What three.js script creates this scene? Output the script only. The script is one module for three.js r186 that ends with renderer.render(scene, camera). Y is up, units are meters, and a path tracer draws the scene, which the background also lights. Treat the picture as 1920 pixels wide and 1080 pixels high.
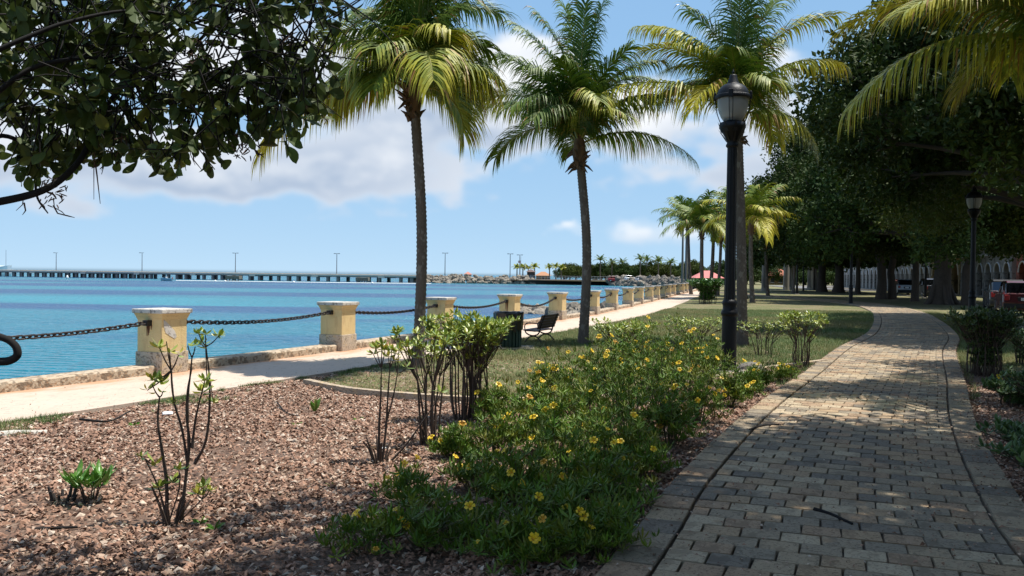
import * as THREE from 'three';
import { RoundedBoxGeometry } from 'three/addons/geometries/RoundedBoxGeometry.js';

// ---------------------------------------------------------------- camera, sky, sun, exposure
const scene = new THREE.Scene();
const F = 1650, EYE = 1.6, SEA = -1.4;
const camera = new THREE.PerspectiveCamera(2 * Math.atan(540 / F) * 180 / Math.PI, 1920 / 1080, 0.1, 20000);
camera.rotation.order = 'YXZ';
camera.position.set(0, EYE, 0);
camera.rotation.set(-Math.atan(24 / F), 0, 0.7 * Math.PI / 180);
camera.updateMatrixWorld(true);

const renderer = new THREE.WebGLRenderer({ antialias: true });
renderer.toneMapping = THREE.LinearToneMapping;
renderer.toneMappingExposure = 1.42;
renderer.shadowMap.enabled = true;

// sun: high, from the street side
const SUN_EL = 72 * Math.PI / 180, SUN_AZ = 8 * Math.PI / 180;            // azimuth turned from +x towards -z (ahead)
const sunDir = new THREE.Vector3(Math.cos(SUN_EL) * Math.cos(SUN_AZ), Math.sin(SUN_EL), -Math.cos(SUN_EL) * Math.sin(SUN_AZ));
const sun = new THREE.DirectionalLight(new THREE.Color(1.0, 0.955, 0.88), 5);
sun.position.copy(sunDir).multiplyScalar(150); sun.castShadow = true;
sun.shadow.mapSize.set(4096, 4096);
Object.assign(sun.shadow.camera, { left: -60, right: 60, top: 60, bottom: -60, near: 1, far: 400 });
scene.add(sun, sun.target);

// ---------------------------------------------------------------- random numbers and noise
function rng(seed) { let a = seed >>> 0; return () => { a |= 0; a = a + 0x6D2B79F5 | 0; let t = Math.imul(a ^ a >>> 15, 1 | a); t = t + Math.imul(t ^ t >>> 7, 61 | t) ^ t; return ((t ^ t >>> 14) >>> 0) / 4294967296; }; }
function hash(x, y, z) { let h = Math.imul(x, 374761393) + Math.imul(y, 668265263) + Math.imul(z, 1274126177) | 0; h = Math.imul(h ^ h >>> 13, 1274126177); return ((h ^ h >>> 16) >>> 0) / 4294967296; }
const fade = t => t * t * (3 - 2 * t);
function noise3(x, y, z) {
  const X = Math.floor(x), Y = Math.floor(y), Z = Math.floor(z), u = fade(x - X), v = fade(y - Y), w = fade(z - Z);
  const l = (a, b, t) => a + (b - a) * t;
  return l(l(l(hash(X, Y, Z), hash(X + 1, Y, Z), u), l(hash(X, Y + 1, Z), hash(X + 1, Y + 1, Z), u), v), l(l(hash(X, Y, Z + 1), hash(X + 1, Y, Z + 1), u), l(hash(X, Y + 1, Z + 1), hash(X + 1, Y + 1, Z + 1), u), v), w);
}
function fbm3(x, y, z, o = 4) { let s = 0, a = 0.5, n = 0; for (let i = 0; i < o; i++) { s += a * noise3(x, y, z); n += a; a *= 0.5; x = x * 2.03 + 7.1; y = y * 2.03 + 3.7; z = z * 2.03 + 5.3; } return s / n; }
function pn(x, y, p, s) { const X = Math.floor(x), Y = Math.floor(y), u = fade(x - X), v = fade(y - Y), m = q => ((q % p) + p) % p; const h = (i, j) => hash(m(i), m(j), s); const a = h(X, Y), b = h(X + 1, Y), c = h(X, Y + 1), d = h(X + 1, Y + 1); return a + (b - a) * u + (c - a) * v + (a - b - c + d) * u * v; }
function pf(u, v, p, o, s) { let r = 0, a = 0.5, n = 0; for (let i = 0; i < o; i++) { r += a * pn(u * p, v * p, p, s + i); n += a; a *= 0.55; p *= 2; } return r / n; }   // tiles over 0..1
const clamp = (x, a = 0, b = 1) => Math.min(b, Math.max(a, x)), lerp = (a, b, t) => a + (b - a) * t;
const ss = (a, b, x) => fade(clamp((x - a) / (b - a)));
const mix3 = (a, b, t) => [lerp(a[0], b[0], t), lerp(a[1], b[1], t), lerp(a[2], b[2], t)];
const enc = x => { x = clamp(x); return Math.round(255 * (x <= 0.0031308 ? 12.92 * x : 1.055 * Math.pow(x, 1 / 2.4) - 0.055)); };
function tex(w, h, fn, data = false) {          // fn(u, v) gives linear rgb (or a grey number for data)
  const a = new Uint8Array(w * h * 4);
  for (let j = 0; j < h; j++) for (let i = 0; i < w; i++) {
    const c = fn((i + 0.5) / w, (j + 0.5) / h), k = 4 * (j * w + i);
    if (data) { const g = Math.round(255 * clamp(c)); a[k] = a[k + 1] = a[k + 2] = g; } else { a[k] = enc(c[0]); a[k + 1] = enc(c[1]); a[k + 2] = enc(c[2]); }
    a[k + 3] = 255;
  }
  const t = new THREE.DataTexture(a, w, h, THREE.RGBAFormat);
  t.magFilter = THREE.LinearFilter; t.minFilter = THREE.LinearFilter; t.wrapS = t.wrapT = THREE.RepeatWrapping;
  if (!data) t.colorSpace = THREE.SRGBColorSpace;
  t.needsUpdate = true; return t;
}
const rep = (t, sx, sy = sx, ox = 0, oy = 0) => { const c = t.clone(); c.repeat.set(sx, sy); c.offset.set(ox, oy); c.needsUpdate = true; return c; };

// ---------------------------------------------------------------- sky with a trade-wind cloud bank
{
  const W = 2048, H = 1024, a = new Float32Array(W * H * 4);
  // heaps of cloud: [azimuth in radians from straight ahead, elevation, half width, half height, weight]; the ones out of view go round the horizon the same way
  const heaps = [[-0.52, 0.115, 0.16, 0.05, 0.85], [-0.36, 0.115, 0.14, 0.05, 0.95], [-0.20, 0.12, 0.13, 0.045, 0.95], [-0.14, 0.185, 0.13, 0.06, 1.05], [-0.02, 0.18, 0.10, 0.06, 1.0], [-0.25, 0.24, 0.10, 0.05, 0.7], [0.0, 0.25, 0.08, 0.03, 0.55], [0.24, 0.155, 0.12, 0.06, 0.75], [0.13, 0.335, 0.06, 0.02, 0.5], [0.17, 0.045, 0.10, 0.018, 0.38], [0.3, 0.2, 0.08, 0.05, 0.6], [0.14, 0.15, 0.07, 0.035, 0.6], [0.27, 0.115, 0.1, 0.04, 0.7], [-0.45, 0.2, 0.15, 0.06, 0.8], [-0.3, 0.10, 0.1, 0.025, 0.6]];
  const r = rng(77);
  for (let k = 0; k < 44; k++) { const az = 0.62 + (k + r()) / 44 * (2 * Math.PI - 1.3); heaps.push([az > Math.PI ? az - 2 * Math.PI : az, 0.10 + 0.16 * r(), 0.08 + 0.12 * r(), 0.035 + 0.04 * r(), 0.5 + 0.5 * r()]); }
  for (let k = 0; k < 26; k++) heaps.push([r() * 6.283 - 3.1416, 0.5 + 0.8 * r(), 0.12 + 0.2 * r(), 0.06 + 0.08 * r(), 0.35 + 0.4 * r()]);
  for (let j = 0; j < H; j++) {
    const el = ((j + 0.5) / H - 0.5) * Math.PI, sy = Math.sin(el), cy = Math.cos(el);
    for (let i = 0; i < W; i++) {
      const ph = ((i + 0.5) / W - 0.5) * 2 * Math.PI, dx = Math.cos(ph) * cy, dz = Math.sin(ph) * cy;
      let az = Math.atan2(dx, -dz);
      const e = Math.max(el, 0), t = Math.pow(clamp(e / 1.2), 0.55);
      let c = mix3([0.40, 0.645, 0.88], [0.12, 0.295, 0.64], t);
      c = mix3(c, [0.56, 0.74, 0.89], Math.exp(-e * 14) * 0.6);
      if (el > 0 && el < 1.5) {
        let m = 0, hb = 0, hw = 0;
        for (const [ha, he, w, h, g] of heaps) {
          const dy = (el - he) / h; if (dy > 2.4 || dy < -1.8) continue;
          let d = az - ha; if (d > Math.PI) d -= 2 * Math.PI; else if (d < -Math.PI) d += 2 * Math.PI; d *= cy; const q = d * d / (w * w);
          if (q > 6) continue;
          const k = g * Math.exp(-q - (dy < 0 ? dy * dy * 1.7 : dy * dy * 0.8)); m = Math.max(m, k) + Math.min(m, k) * 0.45;
          hb += k * dy; hw += k;
        }
        if (m > 0.06) {
        const f = fbm3(dx * 9 + 3, sy * 19, dz * 9, 6), f2 = fbm3(dx * 30, sy * 50 + 9, dz * 30, 4);
        const den = m * 1.15 + (f - 0.5) * 2.3 + (f2 - 0.5) * 0.9 - 0.33;
        const al = ss(-0.04, 0.5, den);
        if (al > 0) {
          const up = hw > 0 ? hb / hw : 0, thick = ss(0.15, 0.8, den);
          const sh = clamp(ss(1.1, -0.8, up + (f - 0.5) * 2.5 + (f2 - 0.5) * 1.2) * (0.45 + 0.55 * thick));
          const cl = mix3([0.95, 0.96, 0.975], [0.34, 0.44, 0.60], sh);
          c = mix3(c, cl, al * 0.93 * ss(0.0, 0.07, el));
        } }
      }
      const gl = Math.max(0, dx * sunDir.x + sy * sunDir.y + dz * sunDir.z);
      const halo = Math.pow(gl, 40) * 0.5; c = [c[0] + halo, c[1] + halo * 0.98, c[2] + halo * 0.92];
      if (el < 0) c = [0.10, 0.17, 0.22];
      const k = 4 * (j * W + i), S = 0.77; a[k] = c[0] * S; a[k + 1] = c[1] * S; a[k + 2] = c[2] * S; a[k + 3] = 1;
    }
  }
  const sky = new THREE.DataTexture(a, W, H, THREE.RGBAFormat, THREE.FloatType);
  sky.mapping = THREE.EquirectangularReflectionMapping; sky.magFilter = THREE.LinearFilter; sky.minFilter = THREE.LinearFilter; sky.needsUpdate = true;
  scene.background = sky; scene.environment = sky;
}

// ---------------------------------------------------------------- helpers
const V = (x, y, z) => new THREE.Vector3(x, y, z), UPV = V(0, 1, 0);
const ray = (px, py) => V((px - 960) / F, -(py - 540) / F, -1).applyQuaternion(camera.quaternion);
const G = (px, py, h = 0) => { const d = ray(px, py), t = (h - EYE) / d.y; return V(d.x * t, h, d.z * t); };                 // where a pixel's ray meets the ground
const At = (px, py, depth) => { const d = ray(px, py), t = depth / -d.z; return V(d.x * t, EYE + d.y * t, d.z * t); };         // along a pixel's ray, depth metres ahead
const used = {};
function numbered(n) { if (!(n in used)) { used[n] = 0; return n; } used[n]++; return n + '_' + String(used[n]).padStart(3, '0'); }
function tag(o, label, category, group, kind) { if (label) o.userData.label = label; if (category) o.userData.category = category; if (group) o.userData.group = group; if (kind) o.userData.kind = kind; return o; }
function thing(name, pos, label, category, group) { const g = new THREE.Group(); g.name = numbered(name); if (pos) g.position.copy(pos); scene.add(g); return tag(g, label, category, group); }
function mesh(name, geo, mat, parent) { const m = new THREE.Mesh(geo, mat); m.name = parent ? name : numbered(name); m.castShadow = m.receiveShadow = true; (parent || scene).add(m); return m; }
function copyThing(o, label, group) { const c = o.clone(); c.name = numbered(o.name.replace(/_\d{3}$/, '')); c.userData = { ...o.userData }; if (label) c.userData.label = label; if (group) c.userData.group = group; scene.add(c); return c; }
function instanced(name, geo, mat, mats, parent, colors) {
  const m = new THREE.InstancedMesh(geo, mat, mats.length); m.name = parent ? name : numbered(name);
  mats.forEach((q, i) => m.setMatrixAt(i, q)); if (colors) colors.forEach((c, i) => m.setColorAt(i, c));
  m.castShadow = m.receiveShadow = true; m.userData.kind = 'stuff'; (parent || scene).add(m); return m;
}
const std = (color, rough = 0.8, extra = {}) => new THREE.MeshStandardMaterial({ color: Array.isArray(color) ? new THREE.Color().setRGB(...color) : color, roughness: rough, ...extra });
const leafMat = (color, tr = 0.3, rough = 0.55, extra = {}) => new THREE.MeshPhysicalMaterial({ color: Array.isArray(color) ? new THREE.Color().setRGB(...color) : color, roughness: rough, transmission: tr, thickness: 0, side: THREE.DoubleSide, ...extra });

class MB {                                                  // collects triangles for one mesh
  constructor() { this.p = []; this.n = []; this.u = []; this.c = []; this.col = [1, 1, 1]; }
  v(p, n, u, v, col) { this.p.push(p.x, p.y, p.z); this.n.push(n.x, n.y, n.z); this.u.push(u, v); const c = col || this.col; this.c.push(c[0], c[1], c[2]); }
  tri(a, b, c, ca, cb, cc) { const n = V().subVectors(b, a).cross(V().subVectors(c, a)).normalize(); this.v(a, n, 0, 0, ca); this.v(b, n, 1, 0, cb || ca); this.v(c, n, 0, 1, cc || ca); }
  quad(a, b, c, d, ca, cb) { const n = V().subVectors(b, a).cross(V().subVectors(d, a)).normalize(); const cc = cb || ca; this.v(a, n, 0, 0, ca); this.v(b, n, 1, 0, ca); this.v(c, n, 1, 1, cc); this.v(a, n, 0, 0, ca); this.v(c, n, 1, 1, cc); this.v(d, n, 0, 1, cc); }
  geo(g, m) {
    g = g.index ? g.toNonIndexed() : g; if (m) { g = g.clone(); g.applyMatrix4(m); }
    const P = g.attributes.position, N = g.attributes.normal, U = g.attributes.uv;
    for (let i = 0; i < P.count; i++) { this.p.push(P.getX(i), P.getY(i), P.getZ(i)); this.n.push(N.getX(i), N.getY(i), N.getZ(i)); this.u.push(U ? U.getX(i) : 0, U ? U.getY(i) : 0); this.c.push(...this.col); }
    return this;
  }
  box(x, y, z, w, h, d, ry = 0) { const g = new THREE.BoxGeometry(w, h, d); const U = g.attributes.uv, N = g.attributes.normal; for (let i = 0; i < U.count; i++) { const ax = Math.abs(N.getX(i)) > 0.5, ay = Math.abs(N.getY(i)) > 0.5; U.setXY(i, U.getX(i) * (ax ? d : w), U.getY(i) * (ay ? d : h)); } const m = new THREE.Matrix4().makeRotationY(ry); m.setPosition(x, y, z); return this.geo(g, m); }
  tube(pts, radii, seg = 6, cap = true) {
    const n = pts.length, rings = []; let ref = V(0.31, 0.2, 0.93), len = 0;
    for (let i = 0; i < n; i++) {
      const t = V().subVectors(pts[Math.min(n - 1, i + 1)], pts[Math.max(0, i - 1)]).normalize();
      let a = V().crossVectors(t, ref); if (a.lengthSq() < 1e-4) a = V().crossVectors(t, V(1, 0, 0)); a.normalize(); const b = V().crossVectors(a, t).normalize(); ref = b.clone();
      if (i) len += pts[i].distanceTo(pts[i - 1]);
      const r = Array.isArray(radii) ? radii[Math.round(i * (radii.length - 1) / (n - 1))] : radii, ring = [];
      for (let k = 0; k <= seg; k++) { const q = k / seg * 2 * Math.PI, d = V().addScaledVector(a, Math.cos(q)).addScaledVector(b, Math.sin(q)); ring.push([V().copy(pts[i]).addScaledVector(d, r), d, k / seg, len]); }
      rings.push(ring);
    }
    for (let i = 0; i < n - 1; i++) for (let k = 0; k < seg; k++) { const A = rings[i][k], B = rings[i][k + 1], C = rings[i + 1][k + 1], D = rings[i + 1][k]; for (const q of [A, C, B, A, D, C]) this.v(q[0], q[1], q[2], q[3]); }
    if (cap) for (const [i, s] of [[0, -1], [n - 1, 1]]) { const nn = V().subVectors(pts[i], pts[i ? i - 1 : 1]).normalize(); for (let k = 0; k < seg; k++) { const a = rings[i][k][0], b = rings[i][k + 1][0]; for (const q of i ? [pts[i], b, a] : [pts[i], a, b]) this.v(q, nn, 0, 0); } }
    return this;
  }
  get tris() { return this.p.length / 9; }
  build(name, mat, parent) {
    const g = new THREE.BufferGeometry();
    g.setAttribute('position', new THREE.Float32BufferAttribute(this.p, 3)); g.setAttribute('normal', new THREE.Float32BufferAttribute(this.n, 3)); g.setAttribute('uv', new THREE.Float32BufferAttribute(this.u, 2));
    if (mat && mat.vertexColors) g.setAttribute('color', new THREE.Float32BufferAttribute(this.c, 3));
    return name === null ? g : mesh(name, g, mat, parent);
  }
}
const curve = (pts, n) => new THREE.CatmullRomCurve3(pts).getPoints(n);
const lathe = (prof, seg = 24) => new THREE.LatheGeometry(prof.map(([r, y]) => new THREE.Vector2(r, y)), seg);
const T4 = (p, q, s) => new THREE.Matrix4().compose(p, q, typeof s === 'number' ? V(s, s, s) : s);
const Q = new THREE.Quaternion(), E = (x, y, z) => new THREE.Quaternion().setFromEuler(new THREE.Euler(x, y, z));
const alongY = d => new THREE.Quaternion().setFromUnitVectors(UPV, d.clone().normalize());

// ---------------------------------------------------------------- the lie of the land (X to the side, d ahead, metres)
const pillarXD = [];
{
  const p1 = [-5.36, 13.5], p2 = [-3.5, 17.75];
  pillarXD.push([2 * p1[0] - p2[0] - 0.1, 2 * p1[1] - p2[1] + 0.1], p1, p2, [-1.8, 22.2], [-0.06, 26.8], [1.62, 31.2], [3.28, 35.8]);
  const px = [1147.5, 1178, 1198, 1217, 1230, 1241, 1252, 1261.5, 1269, 1278, 1285, 1291];
  px.forEach((x, k) => { const d = 35.8 + 4.85 * (k + 1); pillarXD.push([(x - 960) / F * d, d]); });
}
const kerbPts = [[-12.4, -2], [-9.2, 5], ...pillarXD, [20.8, 101], [24, 114]];
function along(list, d) { for (let i = 1; i < list.length; i++) if (d <= list[i][1] || i === list.length - 1) { const a = list[i - 1], b = list[i]; return a[0] + (b[0] - a[0]) * (d - a[1]) / (b[1] - a[1]); } }
const kerbX = d => along(kerbPts, d);
function offsetLine(list, off) { return list.map((p, i) => { const a = list[Math.max(0, i - 1)], b = list[Math.min(list.length - 1, i + 1)], x = b[0] - a[0], y = b[1] - a[1], l = Math.hypot(x, y); return [p[0] + y / l * off, p[1] - x / l * off]; }); }
const walkEdge = offsetLine(kerbPts, 2.2), walkEdgeX = d => along(walkEdge, d);
const flat = (pts, y) => { const s = new THREE.Shape(pts.map(([x, d]) => new THREE.Vector2(x, d))); const g = new THREE.ShapeGeometry(s); g.rotateX(-Math.PI / 2); g.translate(0, y, 0); return g; };
const uvMetres = g => { const P = g.attributes.position, U = g.attributes.uv; for (let i = 0; i < P.count; i++) U.setXY(i, P.getX(i), -P.getZ(i)); return g; };

// brick path: centre line
const pathC = [[-0.9, -3], [0.1, 0.5], [1.2, 3.2], [1.85, 4.85], [2.24, 5.95], [3.75, 9.5], [5.87, 13.9], [8.4, 19.2], [11.1, 24.4], [15.4, 34.3], [18.7, 42.9], [21.6, 53], [22.8, 64], [22.4, 76], [22, 94]];
const PATHW = 2.36;
const pathCurve = new THREE.CatmullRomCurve3(pathC.map(([x, d]) => V(x, 0, -d)), false, 'centripetal');
const PLEN = pathCurve.getLength();
const pathSamples = []; for (let k = 0; k <= 400; k++) { const p = pathCurve.getPointAt(k / 400), t = pathCurve.getTangentAt(k / 400); pathSamples.push([p.x, -p.z, t.x, -t.z]); }
function pathSide(x, d) { let best = 1e9, s = 0; for (const q of pathSamples) { const dx = x - q[0], dd = d - q[1], r = dx * dx + dd * dd; if (r < best) { best = r; s = dx * q[3] - dd * q[2]; } } return s; }   // signed distance from the centre line, + to the street side

// ---------------------------------------------------------------- ground materials
const nz = (u, v, p, o, s) => pf(u, v, p, o, s);
const soilTex = tex(512, 512, (u, v) => { const a = nz(u, v, 8, 5, 11), b = nz(u, v, 64, 2, 21), w = ss(0.62, 0.72, nz(u, v, 48, 2, 33)); return mix3(mix3([0.075, 0.042, 0.027], [0.17, 0.105, 0.07], a * 0.5 + b * 0.6), [0.27, 0.19, 0.135], w * 0.6); });
const grainBump = tex(512, 512, (u, v) => nz(u, v, 40, 4, 5), true);
const lawnTex = tex(512, 512, (u, v) => { const a = nz(u, v, 6, 4, 41), b = nz(u, v, 80, 3, 51), dry = ss(0.42, 0.66, a), fl = ss(0.66, 0.74, nz(u, v, 90, 2, 61)); return mix3(mix3(mix3([0.08, 0.098, 0.026], [0.145, 0.14, 0.048], b), mix3([0.16, 0.125, 0.06], [0.215, 0.17, 0.09], b), dry * 0.85), [0.32, 0.23, 0.15], fl * 0.5); });
const walkTex = tex(512, 512, (u, v) => {          // v across: 0 at the kerb, rust-red wash of soil beside it
  const a = nz(u, v, 10, 5, 71), b = nz(u, v, 96, 3, 81), st = ss(0.34, 0.0, v + (nz(u, v, 14, 4, 91) - 0.5) * 0.5), spot = ss(0.72, 0.8, nz(u, v, 56, 2, 95));
  let c = mix3([0.43, 0.335, 0.255], [0.53, 0.425, 0.335], a * 0.7 + b * 0.4); c = mix3(c, [0.43, 0.22, 0.11], st * 0.85); return mix3(c, [0.27, 0.22, 0.18], spot * 0.55);
});
const mSoil = std([1, 1, 1], 0.95, { map: rep(soilTex, 0.7), bumpMap: rep(grainBump, 0.9), bumpScale: 0.03 });
const mLawn = std([1, 1, 1], 0.95, { map: rep(lawnTex, 0.16), bumpMap: rep(grainBump, 0.8), bumpScale: 0.04 });
const mWalk = std([1, 1, 1], 0.85, { map: rep(walkTex, 0.22, 1), bumpMap: rep(grainBump, 1.0, 3), bumpScale: 0.004 });

// land: one sheet from the seawall to beyond the town
{
  const coast = [[-14, -30], ...kerbPts, [30, 140], [44, 220], [54, 268], [30, 286], [8, 297], [-33, 306], [-33, 316], [6, 325], [40, 420], [220, 900], [900, 2400], [5000, 2400], [5000, -1200], [-14, -1200]];
  const g = uvMetres(flat(coast, -0.06)); tag(mesh('ground', g, std([1, 1, 1], 0.95, { map: rep(lawnTex, 0.05) })), null, null, null, 'structure');
}
// mulch bed, gently uneven
{
  const nu = 150, nd = 110, b = [], uv = [], idx = [];
  for (let j = 0; j <= nd; j++) for (let i = 0; i <= nu; i++) { const d = -3 + 20.5 * j / nd, x = lerp(kerbX(d) + 0.8, 16, i / nu); b.push(x, 0.014 + (fbm3(x * 1.1, d * 1.1, 3, 4) - 0.5) * 0.075, -d); uv.push(x, d); }
  for (let j = 0; j < nd; j++) for (let i = 0; i < nu; i++) { const k = j * (nu + 1) + i; idx.push(k, k + 1, k + nu + 2, k, k + nu + 2, k + nu + 1); }
  const g = new THREE.BufferGeometry(); g.setAttribute('position', new THREE.Float32BufferAttribute(b, 3)); g.setAttribute('uv', new THREE.Float32BufferAttribute(uv, 2)); g.setIndex(idx); g.computeVertexNormals();
  tag(mesh('mulch_bed', g, mSoil), null, null, null, 'structure');
}
const bedY = (x, d) => 0.014 + (fbm3(x * 1.1, d * 1.1, 3, 4) - 0.5) * 0.075;
// lawn behind the bed's edging
const edgeXD = [[575, 724], [615, 733], [660, 741], [740, 749], [850, 757], [970, 761], [1100, 758], [1230, 738], [1340, 716], [1440, 698], [1500, 690], [1545, 684]].map(([x, y]) => { const p = G(x, y); return [p.x, -p.z]; });
const lawnPoly = [...edgeXD, [8.5, 14.6], [30, 14.6], [60, 60], [90, 130], [23.5, 114], ...walkEdge.filter(p => p[1] > edgeXD[0][1] + 0.6 && p[1] < 113).reverse()];
tag(mesh('lawn', uvMetres(flat(lawnPoly, 0.045)), mLawn), null, null, null, 'structure');
const inPoly = (x, y, P) => { let c = false; for (let i = 0, j = P.length - 1; i < P.length; j = i++) if ((P[i][1] > y) !== (P[j][1] > y) && x < (P[j][0] - P[i][0]) * (y - P[i][1]) / (P[j][1] - P[i][1]) + P[i][0]) c = !c; return c; };

// a strip laid between two lines, with uv (length, 0..1 across)
function strip(L, R, y, thick = 0) {
  const b = new MB(); let s = 0;
  for (let i = 0; i < L.length - 1; i++) {
    const a = V(L[i][0], y, -L[i][1]), c = V(L[i + 1][0], y, -L[i + 1][1]), e = V(R[i][0], y, -R[i][1]), f = V(R[i + 1][0], y, -R[i + 1][1]), l = a.distanceTo(c);
    for (const [p, u, v] of [[a, s, 0], [e, s, 1], [f, s + l, 1], [a, s, 0], [f, s + l, 1], [c, s + l, 0]]) b.v(p, UPV, u, v);
    if (thick) { const dn = V(0, -thick, 0); for (const [p, q] of [[e, f], [c, a]]) { const k = b.p.length / 3; b.quad(p.clone().add(dn), q.clone().add(dn), q, p); void k; } }
    s += l;
  }
  return b;
}
const dense = (list, n = 4) => { const c = new THREE.CatmullRomCurve3(list.map(([x, d]) => V(x, 0, -d)), false, 'centripetal').getPoints(n * (list.length - 1)); return c.map(p => [p.x, -p.z]); };
const kerbD = dense(kerbPts), walkD = offsetLine(kerbD, 2.2);
tag(strip(kerbD, walkD, 0.05, 0.2).build('promenade', mWalk), null, null, null, 'structure');

// seawall with its low kerb
const kerbTex = tex(512, 256, (u, v) => { const a = nz(u, v, 8, 5, 101), b = nz(u, v, 64, 3, 111), d = ss(0.44, 0.62, nz(u, v * 0.6, 22, 4, 121)), l = ss(0.6, 0.7, nz(u, v, 40, 3, 131)); let c = mix3([0.40, 0.32, 0.22], [0.52, 0.43, 0.32], a * 0.6 + b * 0.4); c = mix3(c, [0.12, 0.085, 0.055], d * 0.75); return mix3(c, [0.46, 0.26, 0.13], l * 0.5); });
const mKerb = std([1, 1, 1], 0.9, { map: rep(kerbTex, 0.8, 1.3), bumpMap: rep(grainBump, 1, 1), bumpScale: 0.01 });
{
  const wall = thing('seawall', null, null, null); wall.userData.kind = 'structure';
  const prof = (off, y) => offsetLine(kerbD, off).map(([x, d]) => V(x, y, -d));
  const lines = [prof(0.17, 0.0), prof(0.17, 0.155), prof(0.15, 0.18), prof(-0.15, 0.18), prof(-0.17, 0.155), prof(-0.17, -2.4)];
  const b = new MB();
  for (let k = 0; k < lines.length - 1; k++) { let s = 0; for (let i = 0; i < kerbD.length - 1; i++) { const A = lines[k][i], B = lines[k][i + 1], C = lines[k + 1][i + 1], D = lines[k + 1][i], n = V().subVectors(B, A).cross(V().subVectors(D, A)).normalize(), l = A.distanceTo(B), h0 = k * 0.21, h1 = h0 + Math.max(A.distanceTo(D), 0.05); for (const [p, u, v] of [[A, s, h0], [B, s + l, h0], [C, s + l, h1], [A, s, h0], [C, s + l, h1], [D, s, h1]]) b.v(p, n, u, v); s += l; } }
  b.build('kerb', mKerb, wall);
}

// sea
{
  const seaTex = tex(1024, 1024, (u, v) => {         // sand and sea-grass beds seen through the water, in long streaks along the shore
    const a = fbm3(u * 5 + v * 2, v * 16, 3, 5), dark = ss(0.47, 0.60, a), c = fbm3(u * 60, v * 150, 8, 3), pale = ss(0.56, 0.66, fbm3(u * 4, v * 13, 21, 4));
    return mix3(mix3(mix3([0.012, 0.165, 0.225], [0.014, 0.140, 0.205], c), [0.004, 0.052, 0.150], dark * 0.9), [0.014, 0.205, 0.265], pale * (1 - dark));
  });
  seaTex.wrapS = seaTex.wrapT = THREE.MirroredRepeatWrapping;
  const wave = tex(512, 512, (u, v) => { const w = 0.5 + 0.5 * Math.sin((u * 3 + v * 9 + 0.9 * pf(u, v, 6, 3, 231)) * 2 * Math.PI); return 0.2 * w + 0.5 * pf(u, v, 10, 4, 241) + 0.3 * pf(u, v, 40, 3, 251); }, true);
  const m = new THREE.MeshPhysicalMaterial({ color: 0xffffff, map: rep(seaTex, 1 / 520, 1 / 420, 0.13, 0.02), roughness: 0.22, ior: 1.33, specularIntensity: 0.6, bumpMap: rep(wave, 1 / 12, 1 / 6), bumpScale: 0.75 });
  const g = new THREE.PlaneGeometry(24000, 12500); g.rotateX(-Math.PI / 2); g.translate(0, SEA, -5500);
  tag(mesh('sea', uvMetres(g), m), null, null, null, 'structure');
}
// ================================================================= PROMENADE PILLARS AND CHAINS
const plasterTex = tex(512, 512, (u, v) => {         // cream paint, bare stone at foot and neck where it has flaked (v = height)
  const a = nz(u, v, 6, 5, 301), b = nz(u, v, 70, 2, 311), st = ss(0.55, 0.72, nz(u, v * 0.3, 18, 3, 321));
  let c = mix3([0.61, 0.45, 0.20], [0.69, 0.53, 0.27], a * 0.7 + b * 0.3); return mix3(c, [0.46, 0.29, 0.14], st * 0.35);
});
const stoneTex = tex(512, 512, (u, v) => { const a = nz(u, v, 8, 5, 331), p = ss(0.60, 0.68, nz(u, v, 34, 3, 341)), y = ss(0.5, 0.7, nz(u, v, 9, 3, 351)); let c = mix3([0.42, 0.34, 0.25], [0.58, 0.49, 0.38], a); c = mix3(c, [0.60, 0.45, 0.24], y * 0.6); return mix3(c, [0.13, 0.10, 0.075], p * 0.7); });
const capTex = tex(512, 512, (u, v) => { const a = nz(u, v, 8, 5, 361), p = ss(0.52, 0.66, nz(u, v, 16, 4, 371)); return mix3(mix3([0.45, 0.42, 0.37], [0.62, 0.58, 0.52], a), [0.12, 0.11, 0.10], p * 0.7); });
const mPlaster = [0, 0.37, 0.71].map(o => std([1, 1, 1], 0.85, { map: rep(plasterTex, 1, 1, o, o), bumpMap: rep(grainBump, 2), bumpScale: 0.004 }));
const mStone = [0, 0.43].map(o => std([1, 1, 1], 0.92, { map: rep(stoneTex, 1.3, 1.3, o, o), bumpMap: rep(grainBump, 3), bumpScale: 0.012 }));
const mCap = std([1, 1, 1], 0.9, { map: rep(capTex, 1.5), bumpMap: rep(grainBump, 3), bumpScale: 0.008 });
const ironTex = tex(256, 256, (u, v) => mix3([0.018, 0.017, 0.018], [0.10, 0.05, 0.03], ss(0.5, 0.75, nz(u, v, 12, 4, 381))));
const mIron = std([1, 1, 1], 0.55, { map: ironTex, metalness: 0.3 });
const mRust = std([1, 1, 1], 0.9, { map: tex(256, 256, (u, v) => mix3([0.09, 0.035, 0.02], [0.22, 0.09, 0.04], nz(u, v, 10, 4, 391))) });
const bx = (w, h, d, r = 0.012) => { const g = new RoundedBoxGeometry(w, h, d, 1, r); const P = g.attributes.position, N = g.attributes.normal, U = g.attributes.uv; for (let i = 0; i < P.count; i++) { const ax = Math.abs(N.getX(i)), ay = Math.abs(N.getY(i)), az = Math.abs(N.getZ(i)); if (ay > ax && ay > az) U.setXY(i, P.getX(i), P.getZ(i)); else if (ax > az) U.setXY(i, P.getZ(i) + 0.37, P.getY(i)); else U.setXY(i, P.getX(i), P.getY(i)); } return g; };
const WY = 0.05;                                            // promenade surface
const gBase = bx(0.54, 0.33, 0.54), gShaft = bx(0.5, 0.52, 0.5, 0.008), gCap = bx(0.62, 0.065, 0.62, 0.012), gBr = bx(0.10, 0.085, 0.11, 0.008);
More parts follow.
